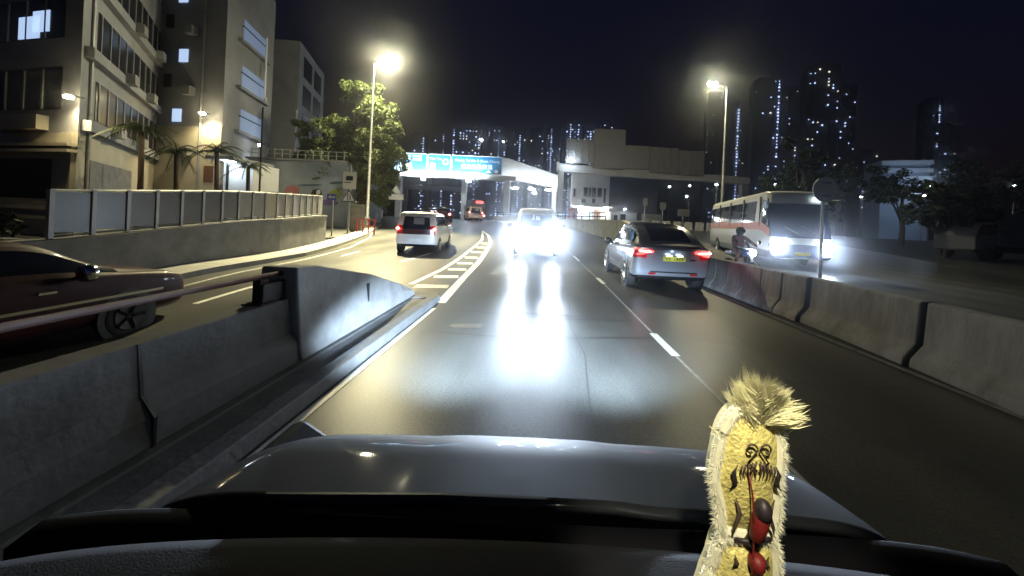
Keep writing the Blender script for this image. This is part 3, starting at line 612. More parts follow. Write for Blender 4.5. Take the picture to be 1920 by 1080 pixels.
m = MB(); m.lathe([(-.2, .1), (0, .28), (.2, .1)], 'z', c=(1.3, -.9, 9.1), n=10); m.build('gantry_lamp', M_coollamp, g2, smooth=True)
light('gantry_light', 'POINT', (1.3, -1.3, 9.0), 160, COOL, g2, radius=.2)
# ------------------------------------------------------------------ white house, flank wall, shops
wh = thing('white_house', 'white two storey house with dark narrow windows and brightly lit ground floor', 'building', (5.7, 66, 1.4))
MB().box(0, 6.9, 0, 8, 0, 9.4).build('wall', M_wallwhite, wh)
MB().box(-.2, 7.1, -.2, 8.2, 9.42, 9.65).build('roof', M_wallgrey, wh)
for x0, x1, z0, z1 in ((.35, .75, 5.2, 6.6), (2.2, 2.95, 5.3, 6.9), (3.2, 3.5, 5.3, 6.9), (3.75, 4.45, 5.3, 6.9), (4.75, 5.5, 5.3, 6.9), (5.9, 6.25, 4.3, 6.9), (1.9, 2.7, 4.2, 4.8), (3.85, 4.4, 4.2, 4.9)):
    w_ = MB().box(x0, x1, -.06, -.003, z0, z1).build('window', M_darkband, wh); MB().box(x0-.06, x1+.06, -.14, -.003, z0-.14, z0-.02).build('sill', M_wallgrey, w_)
MB().box(.9, 7.4, -1.2, -.003, 3.4, 3.6).build('canopy', M_wallwhite, wh)
MB().box(2.4, 3.9, -.05, -.003, .2, 3.0).build('shop_window', mat('lit_shop_glass', (.5, .6, .6), .3, emit=(.7, .95, 1), estr=.8, sample=False), wh); MB().box(4.3, 5.5, -.05, -.003, .2, 2.9).build('shutter', mat('shutter_brown', (.25, .17, .12), .6), wh)
for x in (1.7, 6.3):
    MB().box(x-.4, x+.4, -1.1, -.8, 3.25, 3.38).build('canopy_lamp', M_coollamp, wh); light('canopy_light', 'POINT', (x, -1.1, 3.0), 420, (1, .85, .7) if x > 3 else (.85, .95, 1), wh, radius=.2)
fk = thing('dark_flank_building', 'plain dark grey building wall adjoining the white house', 'building', (12.75, 67, 1.4)); MB().box(0, 9, 0, 8, 0, 8.9).build('wall', mat('dark_wall', (.1, .11, .14), .9, var=.2, scale=.3), fk); MB().box(-.05, 9.2, -.2, 8.2, 8.92, 9.1).build('roof', M_conc_d, fk)
ks = thing('kiosk', 'low white kiosk with a black doorway beside the white house', 'kiosk', (12.3, 62, 1.4)); MB().box(0, 4.4, 0, 3, 0, 2.5).build('wall', M_wallwhite, ks); MB().box(-.1, 4.6, -.15, 3.1, 2.52, 2.68).build('roof', M_wallgrey, ks)
MB().box(1.6, 2.5, -.05, -.003, 0, 2.2).build('door', M_black, ks); MB().box(.5, 1.1, -.05, -.003, .4, 2.0).build('window', M_darkband, ks)
light('kiosk_light', 'POINT', (2.2, -1.5, 3.2), 70, COOL, ks, radius=.1); MB().box(2.05, 2.35, -.5, -.2, 3.0, 3.1).build('kiosk_lamp', M_coollamp, ks); MB().box(2.17, 2.23, -.3, 0.2, 2.69, 2.99).build('lamp_bracket', M_black, ks)
hb = thing('hoarding', 'pale printed hoarding panel right of the low white kiosk', 'hoarding', (17.2, 61, 1.4)); MB().box(0, 3.3, 0, .12, .1, 2.4).build('board', mat('hoarding_pale', (.5, .48, .48), .7, var=.5, scale=.9), hb)
for x in (.2, 3.0): MB().box(x, x+.1, .13, .25, 0, 2.3).build('post', M_steel, hb)
bn = thing('banner', 'pink and white banner stand at the corner of the white house', 'banner', (4.9, 62, 1.4)); MB().box(0, 1.7, 0, .1, .9, 3.0).build('cloth', mat('banner_pink', (.75, .4, .36), .7, var=.5, scale=1.1), bn)
for x in (.05, 1.55): MB().box(x, x+.1, .11, .2, 0, 3.1).build('post', M_black, bn)
# row of white plastic barriers on the far right
pbm = MB(); pbm.prism([(-.25, 0), (.25, 0), (.22, .25), (.1, .5), (.08, .95), (-.08, .95), (-.1, .5), (-.22, .25)], -.42, .42, 'x'); pbme = pbm.mesh('water_barrier', mat('barrier_white_plastic', (.62, .6, .55), .5, var=.25, scale=2))
ppm = MB().box(-.3, .3, -.262, -.252, .1, .6).mesh('panel', M_signgrey)
for k in range(9):
    x = 12.6+k*1.18; t = thing('water_barrier', 'white plastic water barrier in the row between the hoarding and the coach', 'barrier', (x, 43-k*.25, zt(x, 43)), -.05, 'white water barriers'); ob('body', pbme, t)
# small signs on posts
for x, y, h_, w_, lb in ((13.1, 45, 3.7, .55, 'tall narrow white sign on a post above the hoarding'), (18.3, 46, 2.6, 1.5, 'wide pale sign board behind the row of white water barriers'), (16.0, 47, 3.4, .8, 'small white sign on a leaning post behind the water barriers')):
    t = thing('road_sign', lb, 'sign', (x, y, zt(x, y))); MB().box(-.05, .05, .02, .1, 0, h_-.02).build('post', M_steel, t); MB().box(-w_/2, w_/2, -.02, .015, h_-.9, h_).build('panel', M_signgrey, t)
# round sign seen from behind, between the carriageways
rs = thing('round_sign', 'back of a round grey sign on a post in front of the white coach', 'sign', (7.5, 9.6, 0))
m = MB(); m.lathe([(-.012, .33), (.012, .33)], 'y', c=(0, -.05, 2.75), n=28); m.build('disc', mat('sign_back_pale', (.7, .7, .68), .5, var=.12, scale=3), rs)
MB().lathe([(0, .045), (3.0, .045)], 'z', n=10).build('post', mat('post_grey', (.33, .33, .33), .5), rs, smooth=True)
for z0 in (2.55, 2.9): MB().box(-.12, .12, -.1, -.065, z0, z0+.05).build('clamp', M_steel, rs)
MB().lathe([(0, .12), (.04, .12), (.06, .05)], 'z', n=10).build('foot', M_conc, rs)

# ------------------------------------------------------------------ right verge: lorry, wall, container
lr = thing('parked_lorry', 'dark covered lorry parked on the verge beyond the coach', 'lorry', (33.0, 24.5, zt(30, 24.5)), R(100))
MB().box(-1.15, 1.15, 0, 4.6, .9, 3.0).build('cargo_box', mat('dull_tarp', (.13, .12, .11), .8, var=.3, scale=1.2), lr, bevel=.08)
MB().prism([(4.7, .6), (6.3, .6), (6.3, 1.5), (5.9, 2.3), (4.7, 2.4)], -1.05, 1.05, 'x').build('cab', mat('lorry_cab', (.1, .1, .11), .5), lr, bevel=.06)
MB().box(-.9, .9, .1, 6.2, .5, .88).build('chassis', M_black, lr)
MB().prism([(5.0, 1.55), (6.2, 1.55), (5.86, 2.2), (5.0, 2.25)], -1.065, 1.065, 'x').build('cab_window', M_glass, lr)
for y in (1.0, 5.3):
    for sx in (-1, 1):
        w_ = MB().lathe([(-.14, .36), (-.12, .45), (.12, .45), (.14, .36)], 'x', c=(sx*.92, y, .45), n=18).build('wheel', M_rubber, lr, smooth=True)
vw = thing('verge_wall', 'low pale concrete wall on the dark right verge', 'wall', (22.5, 13.2, 0), R(-8)); MB().box(0, 9, 0, .35, 0, 1.0).build('wall', M_conc, vw, bevel=.02); MB().box(-.03, 9.03, -.04, .39, 1.003, 1.08).build('coping', M_conc_d, vw)
vn = thing('parked_van', 'dim pale van parked behind the low wall on the right verge', 'van', (26.5, 15.4, 0), R(-84))

# ------------------------------------------------------------------ vehicles
def shell(stations, cols, tagf, subs=2):
    """lofted, subdivided car body split into named pieces. station: (yl, yb, yr, w, zs, zb, wg, zr, wr)"""
    K = len(cols); vs = []; fs = []; tags = []
    def levels(s):
        yl, yb, yr, w, zs, zb, wg, zr, wr = s
        h = zb-zs
        return [None, (w*.86, yl, zs), (w*.97, yl, zs+.08), (w, yl, zs+.2*h+.05), (w, (yl*.6+yb*.4), zs+.68*h), (w*.975, yb, zb), (wg, yb*.95+yr*.05, zb+.04*(zr-zb)), (wr+.03, yr*.9+yb*.1, zr-.1*(zr-zb)), (wr-.04, yr, zr)]
    rings = []
    for s in stations:
        L = levels(s); ring = []
        for i in range(1, 9): ring.append(L[i])
        for c in cols[::-1][1:-1]: ring.append((c*L[8][0], L[8][1], L[8][2]+.045*(1-c*c)*min(1, s[8])))
        for i in range(8, 0, -1): ring.append((-L[i][0], L[i][1], L[i][2]))
        for c in cols[1:-1]: ring.append((c*L[1][0], L[1][1], L[1][2]))
        rings.append(len(vs)); vs += ring
    n = 16+2*(K-2)
    def name(j):   # position name for the ring band j..j+1
        if j < 7: return ('side', j+1, 1)
        if j < 7+K-1: return ('top', K-2-(j-7), 0)
        if j < 7+K-1+7: return ('side', 7-(j-(7+K-1)), -1)
        return ('under', 0, 0)
    for k in range(len(stations)-1):
        for j in range(n):
            fs.append((rings[k]+j, rings[k]+(j+1) % n, rings[k+1]+(j+1) % n, rings[k+1]+j)); tags.append(tagf(name(j)[0], k, name(j)[1], name(j)[2]))
    for e, k in (('rear', 0), ('front', len(stations)-1)):
        L = levels(stations[k]); sg = -1 if e == 'rear' else 1; grid = []
        for i in range(1, 9):
            row = []
            for ci, c in enumerate(cols):
                if ci == K-1: row.append(rings[k]+i-1)
                elif ci == 0: row.append(rings[k]+8+(K-2)+(8-i))
                elif i == 8: row.append(rings[k]+8+(K-2-ci))
                elif i == 1: row.append(rings[k]+16+(K-2)+(ci-1))
                else: row.append(len(vs)); vs.append((c*L[i][0], L[i][1]+sg*.09*(1-c*c), L[i][2]))
            grid.append(row)
        for i in range(7):
            for c in range(K-1): fs.append((grid[i][c], grid[i][c+1], grid[i+1][c+1], grid[i+1][c])); tags.append(tagf(e, i+1, c, 0))
    names = sorted(set(tags)); me = bpy.data.meshes.new('shell'); me.from_pydata(vs, [], fs)
    for _ in names: me.materials.append(None)
    me.polygons.foreach_set('material_index', [names.index(t) for t in tags])
    bm = bmesh.new(); bm.from_mesh(me); bmesh.ops.recalc_face_normals(bm, faces=bm.faces); bm.to_mesh(me); bm.free()
    o = bpy.data.objects.new('tmp', me); COL.objects.link(o); sd = o.modifiers.new('s', 'SUBSURF'); sd.levels = subs; sd.render_levels = subs
    bpy.context.view_layer.update(); ev = bpy.data.meshes.new_from_object(o.evaluated_get(bpy.context.evaluated_depsgraph_get())); bpy.data.objects.remove(o)
    out = []
    nv = [tuple(v.co) for v in ev.vertices]; nn = [v.normal.copy() for v in ev.vertices]
    for i, nm in enumerate(names):
        polys = [tuple(p.vertices) for p in ev.polygons if p.material_index == i]; par = {}
        def fd(q):
            while par.setdefault(q, q) != q: par[q] = par[par[q]]; q = par[q]
            return q
        for p in polys:
            for q in p[1:]: par[fd(q)] = fd(p[0])
        comp = {}
        for p in polys: comp.setdefault(fd(p[0]), []).append(p)
        for ps in comp.values():
            mp = {}; f2 = []; v2 = []
            for p in ps:
                for q in p:
                    if q not in mp: mp[q] = len(v2); v2.append(nv[q])
                f2.append([mp[q] for q in p])
            m2 = bpy.data.meshes.new(nm); m2.from_pydata(v2, [], f2); m2.polygons.foreach_set('use_smooth', [True]*len(f2)); out.append((nm, m2))
    return out
def wheels(par, ys_, w, r, width=.2, rim=M_rim):
    for y in ys_:
        for sx in (-1, 1):
            t = MB().lathe([(-width/2, r*.66), (-width/2, r*.9), (-width*.35, r), (width*.35, r), (width/2, r*.9), (width/2, r*.66)], 'x', n=24).build('wheel', M_rubber, par, smooth=True); t.location = (sx*(w-width/2+.012), y, r)
            m = MB(); m.lathe([(sx*(width/2+.002), r*.64), (sx*(width/2+.012), r*.6), (sx*(width/2+.004), r*.2)], 'x', n=20)
            for k in range(5): a = 2*math.pi*k/5; m.tube([(sx*(width/2+.012), r*.12*math.cos(a), r*.12*math.sin(a)), (sx*(width/2+.014), r*.6*math.cos(a), r*.6*math.sin(a))], r*.08, 4)
            m.build('rim', rim, t)
            arch = MB().lathe([(sx*(-.02), r+.06), (sx*.004, r+.06)], 'x', c=(sx*w, y, r), n=24).build('wheel_arch', M_black, par)
def vehicle(name, label, stations, cols, tagf, mats, loc, rz, wheel, group=None, cat='car', split=()):
    t = thing(name, label, cat, loc, rz, group)
    for nm, me in shell(stations, cols, tagf):
        me.materials.append(mats[nm]); ob(nm, me, t)
    wheels(t, *wheel); return t
def mirror(par, x, y, z, mt, s=1.):
    for sx in (-1, 1):
        m = MB(); m.lathe([(-.05, .05), (-.03, .1), (.05, .11), (.07, .07)], 'y', c=(sx*(x+.12), y, z), n=12); m.tube([(sx*(x-.03), y, z-.08), (sx*(x+.1), y, z-.02)], .025, 6)
        o = m.build('wing_mirror', mt, par, smooth=True)
C6 = [-1, -.74, -.32, .32, .74, 1]

# silver electric hatchback ahead in the right lane, seen from behind
def tg(e, k, a, sd):
    if e == 'top':
        if k in (1, 2) and 0 < a < 4: return 'rear_window'
        if k in (3, 4) and 0 < a < 4: return 'glass_roof'
        if k in (5, 6) and 0 < a < 4: return 'windscreen'
    if e == 'side':
        if a == 6 and 2 <= k <= 6: return 'side_window'
        if a == 1: return 'sill'
        if a == 4 and k == 0: return 'tail_lamp_side'
    if e == 'rear':
        if k == 4 and a in (0, 4): return 'tail_lamp_lens'
        if k in (1,): return 'rear_diffuser'
    if e == 'under': return 'underbody'
    return 'body'
STS = [(.10, .0, .06, .90, .30, 1.07, .80, 1.13, .74), (.18, .10, .16, .945, .28, 1.09, .82, 1.18, .74), (.5, .45, .48, .96, .26, 1.10, .86, 1.40, .72), (1.0, 1.0, 1.0, .96, .25, 1.09, .87, 1.62, .68),
       (1.9, 1.9, 1.9, .955, .24, 1.06, .87, 1.70, .66), (2.7, 2.7, 2.7, .955, .24, 1.04, .87, 1.64, .66), (3.25, 3.25, 3.2, .955, .24, 1.02, .86, 1.36, .67), (3.75, 3.8, 3.75, .95, .25, .97, .8, 1.05, .68), (4.45, 4.35, 4.35, .9, .27, .84, .7, .88, .6), (4.68, 4.6, 4.55, .8, .3, .7, .6, .72, .5)]
tes = vehicle('silver_hatchback', 'silver electric hatchback with lit tail lamps and yellow plate in the right lane', STS, C6, tg,
    dict(rear_window=M_glass, glass_roof=M_glass, windscreen=M_glass, side_window=M_glass, sill=M_black, tail_lamp_side=M_tailred, tail_lamp_lens=M_tailred, rear_diffuser=M_black, underbody=M_black, body=M_silver),
    (3.28, 8.75, 0), R(-1), ([.86, 3.74], .965, .35, .24))
for sx in (-1, 1):
    m = MB(); v = [(sx*.93, .17, 1.03), (sx*.86, .05, 1.04), (sx*.50, -.06, .995), (sx*.50, -.065, .955), (sx*.62, -.05, .945), (sx*.72, -.025, .90), (sx*.86, .045, .88), (sx*.935, .17, .92)]
    m.add(v+[(a, b-.03, c) for a, b, c in v], [tuple(range(8)), tuple(range(8, 16))]+[(i, (i+1) % 8, 8+(i+1) % 8, 8+i) for i in range(8)]); m.build('tail_lamp', M_tail, tes)
    m = MB(); m.prism([(sx*.56, .958), (sx*.84, .97), (sx*.86, 1.005), (sx*.58, .985)], -.12, -.105, 'y'); lc = m.build('tail_lamp_core', M_tailhot, tes); lc.location.y = .06 if False else 0
    m = MB(); m.box(sx*.5-.08, sx*.5+.08, -.04, -.0, .42, .47); m.build('reflector', M_tailred, tes)
    MB().box(sx*.13-.06, sx*.13+.06, -.115, -.09, .885, .905).build('plate_lamp', mat('plate_lamp_white', (1, 1, 1), .3, emit=COOL, estr=14), tes)
light('plate_light', 'POINT', (0, -.2, .93), .6, COOL, tes, radius=.04); 
for sx in (-1, 1): light('tail_light_glow', 'POINT', (sx*.75, -.22, .92), .15, (1, .12, .08), tes, radius=.08)
m = MB(); m.box(-.27, .27, -.105, -.085, .76, .87); pl_ = m.build('number_plate', M_yplate, tes, bevel=.005)
for s_, x_ in (('YT', -.15), ('1477', .09)):
    o = ob('plate_lettering', text_mesh(s_, .115, 'plate_lettering', M_black), pl_, (x_, -.107, .815)); o.rotation_euler.x = R(90)
MB().box(-.62, .62, -.11, -.08, 1.03, 1.045).build('spoiler_lip', M_black, tes)
MB().box(.36, .5, -.1, -.085, .79, .82).build('badge', M_black, tes)
MB().box(-.55, .55, -.085, -.06, .48, .5).build('bumper_crease', M_black, tes)
mirror(tes, .92, 3.0, 1.08, M_black)
MB().box(-.957, -.95, .9, 3.1, .82, .85).build('door_handle_line', M_chrome, tes)

# white people carrier on the left road, seen from behind
def tg2(e, k, a, sd):
    if e == 'rear':
        if k in (5, 6) and 0 < a < 4: return 'rear_window'
        if k == 4 and 0 < a < 4: return 'tailgate_panel'
        if k in (4, 5) and a in (0, 4): return 'tail_lamp_lens'
        if k == 1: return 'bumper_lower'
    if e == 'side':
        if a == 6 and 1 <= k <= 6: return 'side_window'
        if a == 1: return 'sill'
    if e == 'top' and k in (6, 7) and 0 < a < 4: return 'windscreen'
    if e == 'under': return 'underbody'
    return 'body'
STM = [(.06, .05, .2, .80, .3, 1.05, .78, 1.66, .68), (.12, .12, .27, .84, .28, 1.06, .8, 1.69, .70), (.3, .3, .4, .85, .26, 1.06, .81, 1.71, .71), (1.1, 1.1, 1.1, .85, .25, 1.05, .81, 1.73, .71), (2.0, 2.0, 2.0, .85, .25, 1.04, .81, 1.73, .71), (2.6, 2.6, 2.5, .85, .25, 1.03, .81, 1.7, .70), (2.75, 2.75, 2.7, .85, .25, 1.03, .81, 1.64, .68), (3.5, 3.55, 3.5, .85, .26, .98, .76, 1.1, .66), (4.1, 4.05, 4.0, .82, .28, .86, .68, .9, .58), (4.28, 4.22, 4.2, .74, .3, .7, .58, .72, .5)]
mpv_m = dict(rear_window=M_glass, tailgate_panel=mat('dark_tailgate', (.06, .02, .025), .2, coat=1), tail_lamp_lens=M_tailred, bumper_lower=M_black, side_window=M_glass, sill=M_black, windscreen=M_glass, underbody=M_black, body=M_white)
mpv = vehicle('white_people_carrier', 'white people carrier with lit brake lamps driving away on the left road', STM, C6, tg2, mpv_m, (-5.05, 15.0, zt(-5, 15)+.0), R(5), ([.75, 3.4], .855, .31, .2))
def tail_pair(par, x, y, z, w, h, mt=M_tail, hot=M_tailhot):
    for sx in (-1, 1):
        t = MB().lathe([(-.03, w*.5), (-.02, w), (.02, w), (.03, w*.5)], 'y', c=(sx*x, y, z), n=12).build('tail_lamp', mt, par, smooth=True)
        MB().lathe([(-.045, w*.5), (-.031, w*.6)], 'y', c=(sx*x, y, z), n=12).build('tail_lamp_core', hot, t, smooth=True)
tail_pair(mpv, .74, .03, 1.02, .085, .1)
for sx in (-1, 1): light('tail_light_glow', 'POINT', (sx*.74, -.15, 1.0), 1.2, (1, .15, .1), mpv, radius=.06)
MB().box(-.26, .26, -.06, -.035, .5, .61).build('number_plate', M_signwhite, mpv); MB().box(-.2, .2, -.05, -.03, .8, .83).build('badge', M_chrome, mpv); mirror(mpv, .83, 2.75, 1.08, M_white)
MB().box(-.1, .32, -.025, .02, 1.22, 1.5).build('window_sticker', mat('sticker_grey', (.2, .2, .22), .4), mpv)
MB().tube([(0, 1.0, 1.77), (0, .75, 1.93)], .008, 4).build('aerial', M_black, mpv)

# white van facing the camera with dazzling head lamps
def tg3(e, k, a, sd):
    if e == 'front':
        if k == 6 and True: return 'windscreen' if 0 < a < 4 else 'body'
        if k == 1: return 'bumper_lower'
        if k == 3 and a == 2: return 'grille'
    if e == 'side':
        if a == 6 and 0 <= k <= 4: return 'side_window'
        if a == 1: return 'sill'
    if e == 'rear' and k == 6 and 0 < a < 4: return 'rear_window'
    if e == 'under': return 'underbody'
    return 'body'
C6v = [-1, -.93, -.42, .42, .93, 1]
STV = [(.05, .05, .1, .88, .3, 1.2, .84, 2.0, .74), (.2, .2, .22, .93, .28, 1.22, .87, 2.05, .76), (1.5, 1.5, 1.5, .94, .26, 1.22, .88, 2.08, .77), (2.8, 2.8, 2.8, .94, .26, 1.22, .88, 2.08, .77), (3.6, 3.6, 3.5, .94, .26, 1.21, .88, 2.05, .76), (4.2, 4.2, 3.75, .94, .26, 1.2, .88, 2.03, .75), (4.55, 4.5, 3.85, .93, .27, 1.18, .86, 2.0, .74), (4.7, 4.62, 3.92, .88, .28, 1.16, .84, 1.97, .72)]
van = vehicle('white_van', 'white van facing the traffic with dazzling head lamps in the middle lane', STV, C6v, tg3,
    dict(windscreen=mat('van_windscreen', (.12, .14, .24), .12, coat=.7), body=M_white, bumper_lower=mat('bumper_grey', (.2, .22, .28), .5), grille=mat('van_grille', (.25, .3, .38), .4), side_window=M_glass, sill=M_black, rear_window=M_glass, underbody=M_black),
    (-.08, 19.5, zt(0, 17)), R(180), ([.9, 3.6], .945, .32, .2), cat='van')
for sx in (-1, 1):
    m = MB(); m.lathe([(-.03, .05), (-.01, .15), (.02, .15), (.05, .06)], 'y', c=(0, 0, 0), n=16); h_ = m.build('head_lamp', M_head, van, smooth=True); h_.location = (sx*.68, 4.74, .86); h_.scale = (1.25, 1, .9)
    MB().lathe([(-.02, .05), (.02, .05)], 'y', c=(sx*.66, 4.72, .5), n=12).build('fog_lamp', M_headbus, van)
    light('head_light', 'SPOT', (sx*.68, 4.85, .86), 11500, COOL, van, aim=(sx*.5, 19.4, 1.5), size=R(21), blend=1, radius=.12)
mirror(van, .98, 4.3, 1.32, M_black)
MB().box(-.26, .26, 4.775, 4.795, .48, .59).build('number_plate', M_signwhite, van)
MB().box(-.55, .55, 4.8, 4.815, .78, .82).build('grille_bar', M_chrome, van)
MB().box(-.3, .3, 4.8, 4.812, .66, .7).build('grille_bar', M_black, van)
st = MB(); st.add([(.10, 4.372, 1.56), (.20, 4.372, 1.56), (.15, 4.18, 1.80), (.10, 4.18, 1.80)], [(0, 1, 2, 3)]); st.add([(-.16, 4.372, 1.56), (.06, 4.372, 1.56), (.04, 4.25, 1.72), (-.11, 4.25, 1.72)], [(0, 1, 2, 3)]); st.build('window_sticker', mat('sticker_pale', (.6, .65, .75), .5), van)

# dark red saloon on the left road beside the parapet
def tg4(e, k, a, sd):
    if e == 'side':
        if a == 6 and 1 <= k <= 5: return 'side_window'
        if a == 1: return 'sill'
    if e == 'top':
        if k == 1 and 0 < a < 4: return 'rear_window'
        if k in (4, 5) and 0 < a < 4: return 'windscreen'
    if e == 'rear' and k == 4 and a in (0, 4): return 'tail_lamp_lens'
    if e == 'front' and k == 4 and a in (0, 4): return 'head_lamp_lens'
    if e == 'front' and k in (3, 4): return 'grille'
    if e == 'under': return 'underbody'
    return 'body'
STT = [(.04, .04, .08, .78, .28, .93, .7, .97, .62), (.95, .95, .95, .84, .25, .95, .78, 1.0, .66), (1.35, 1.35, 1.45, .845, .24, .95, .80, 1.36, .62), (2.1, 2.1, 2.1, .85, .24, .95, .80, 1.42, .62), (2.75, 2.75, 2.7, .85, .24, .94, .80, 1.39, .62), (3.05, 3.05, 3.0, .85, .24, .93, .80, 1.2, .63), (3.4, 3.4, 3.4, .845, .25, .92, .76, .97, .66), (4.3, 4.28, 4.25, .82, .27, .85, .7, .88, .62), (4.5, 4.48, 4.45, .76, .29, .74, .62, .76, .55)]
tax_m = dict(side_window=M_glass, sill=M_black, rear_window=M_glass, windscreen=M_glass, tail_lamp_lens=M_tailred, head_lamp_lens=M_chrome, grille=M_black, underbody=M_black, body=M_redpaint)
tax = vehicle('red_saloon', 'dark red saloon passing behind the median parapet', STT, C6, tg4, tax_m, (-6.45, 1.5, zt(-6, 2)), R(1), ([.85, 3.55], .85, .31, .19, M_black))
mirror(tax, .84, 2.95, .99, M_chrome)
MB().box(.853, .865, .6, 4.0, .6, .635).build('side_trim', M_chrome, tax)
MB().box(-.2, .2, 1.95, 2.15, 1.44, 1.56).build('roof_sign', M_signwhite, tax, bevel=.02)
for y in (1.7, 2.6): MB().box(.855, .87, y, y+.16, .78, .805).build('door_handle', M_chrome, tax)

# far cars
sw_red = {}
car_r = dup(tax, (-9.6, 36.4, zt(-9.6, 36.4)), R(14), 'far red saloon with glowing tail lamps approaching the bend'); tail_pair(car_r, .62, 0, .78, .14, .1)
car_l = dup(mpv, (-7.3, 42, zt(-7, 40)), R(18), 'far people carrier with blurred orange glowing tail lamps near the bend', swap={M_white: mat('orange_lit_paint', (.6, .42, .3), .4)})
car_k = dup(tax, (-13.2, 47, zt(-13, 47)), R(25), 'far dark saloon with lit tail lamps at the left of the bend', swap={M_redpaint: M_darkpaint}); tail_pair(car_k, .62, 0, .8, .16, .1)
car_b = dup(tax, (7.6, 28.4, zt(7, 26)-.1), R(172), 'dark blue saloon with lit head lamps coming down beside the retaining wall', swap={M_redpaint: M_darkpaint})
for sx in (-1, 1):
    MB().lathe([(-.03, .05), (0, .1), (.04, .05)], 'y', c=(sx*.6, 4.5, .66), n=12).build('head_lamp', M_headfar, car_b)
    light('head_light', 'SPOT', (sx*.6, 4.6, .66), 60, COOL, car_b, aim=(sx*.6, 14, .3), size=R(60), blend=.8, radius=.06)
car_s = dup(tax, (2.2, 40, zt(2, 38)), R(150), 'far pale saloon partly hidden behind the white van', swap={M_redpaint: M_white})
for sx in (-1, 1): MB().lathe([(-.03, .05), (0, .12), (.04, .05)], 'y', c=(sx*.6, 4.5, .66), n=12).build('head_lamp', M_headfar, car_s)
car_d = dup(tax, (-19, 44, zt(-19, 44)), R(60), 'far dark saloon waiting by the striped guard rail', swap={M_redpaint: M_black})
v2 = dup(mpv, (0, 0, 0), 0, 'x'); 
for ch in list(v2.children_recursive):
    if ch.type == 'LIGHT' or ch.name.startswith('tail_lamp'): bpy.data.objects.remove(ch)
for ch in list(v2.children): ch.parent = vn
bpy.data.objects.remove(v2)
tr = thing('far_truck', 'far box truck with red tail lamps ahead on the bend', 'truck', (-8.6, 52, 1.4), R(25)); MB().box(-1, 1, 0, 4, .9, 3.0).build('cargo_box', mat('truck_box', (.12, .1, .1), .6), tr, bevel=.03); MB().box(-.9, .9, 4.1, 5.5, .5, 2.3).build('cab', M_white, tr, bevel=.08); MB().box(-.8, .8, 0, 5.4, .5, .88).build('chassis', M_black, tr); tail_pair(tr, .7, -.03, .75, .16, .1)
for y in (1, 4.7):
    for sx in (-1, 1): MB().lathe([(-.12, .3), (-.1, .42), (.1, .42), (.12, .3)], 'x', c=(sx*.85, y, .42), n=14).build('wheel', M_rubber, tr)
MB().box(-.5, .5, -.05, -.003, 2.5, 2.8).build('rear_marker', M_tail, tr)

# coach on the oncoming road
def tg5(e, k, a, sd):
    if e == 'front':
        if k in (5, 6): return 'windscreen'
        if k in (1, 2, 3): return 'bumper_lower'
    if e == 'side':
        if a == 6: return 'side_window' if k not in (5,) else 'window_pillar'
        if a == 5: return 'orange_stripe'
        if a in (1, 2): return 'lower_panel'
    if e == 'under': return 'underbody'
    return 'body'
STB = [(.05, .05, .12, 1.18, .4, 1.62, 1.2, 3.2, 1.08)] + [(y, y, y, 1.25, .38, 1.62, 1.24, 3.26, 1.12) for y in (.3, 2.6, 4.9, 7.2, 9.2, 9.7)] + [(10.3, 10.25, 10.1, 1.25, .38, 1.45, 1.23, 3.24, 1.11), (10.62, 10.55, 10.25, 1.17, .4, 1.3, 1.16, 3.12, 1.02)]
C6b = [-1, -.95, -.4, .4, .95, 1]
bus = vehicle('white_coach', 'cream white coach with orange stripe and dazzling head lamps on the oncoming road', STB, C6b, tg5,
    dict(windscreen=mat('coach_windscreen', (.02, .03, .06), .06, coat=1), bumper_lower=mat('coach_bumper', (.05, .06, .08), .4), side_window=M_glass, window_pillar=M_buswhite, orange_stripe=M_busorange, lower_panel=M_busgreen, underbody=M_black, body=M_buswhite),
    (13.3, 25.4, .12), R(180-13), ([2.4, 8.0], 1.255, .48, .28), cat='coach')
for sx in (-1, 1):
    h_ = MB().lathe([(-.03, .06), (0, .16), (.05, .06)], 'y', n=16).build('head_lamp', M_headbus, bus, smooth=True); h_.location = (sx*.92, 10.72, .84)
    light('head_light', 'SPOT', (sx*.92, 10.86, .84), 1500, (.66, .8, 1), bus, aim=(sx*.92+4.3, 21, 1.4), size=R(40), blend=1, radius=.14)
    m = MB(); m.tube([(sx*1.2, 10.3, 2.9), (sx*1.3, 10.7, 2.85), (sx*1.32, 10.75, 2.4)], .03, 6); m.box(sx*1.32-.06, sx*1.32+.06, 10.68, 10.8, 2.0, 2.45); m.build('wing_mirror', M_black, bus)
MB().box(-.9, -.45, 10.42, 10.47, 2.86, 2.98).build('destination_lamp', mat('dest_lamp', (.8, .9, 1), .3, emit=(.7, .9, 1), estr=5), bus)
MB().box(-.27, .27, 10.78, 10.8, .55, .67).build('number_plate', M_yplate, bus)
for a in (.15, -.5): MB().tube([(a, 10.72, 1.42), (a+.5, 10.62, 1.75)], .015, 4).build('wiper', M_black, bus)
MB().box(-.5, .5, 2, 4.4, 3.29, 3.45).build('roof_unit', M_buswhite, bus, bevel=.06)
for k in range(4):
    for sx in (-1, 1): MB().box(sx*1.2-.03, sx*1.2+.03, 2.6+k*2.3-.04, 2.6+k*2.3+.04, 1.72, 3.05).build('pillar', M_black, bus)
light('coach_saloon_light', 'POINT', (0, 6, 2.6), 8, (.6, .75, 1), bus, radius=.3)

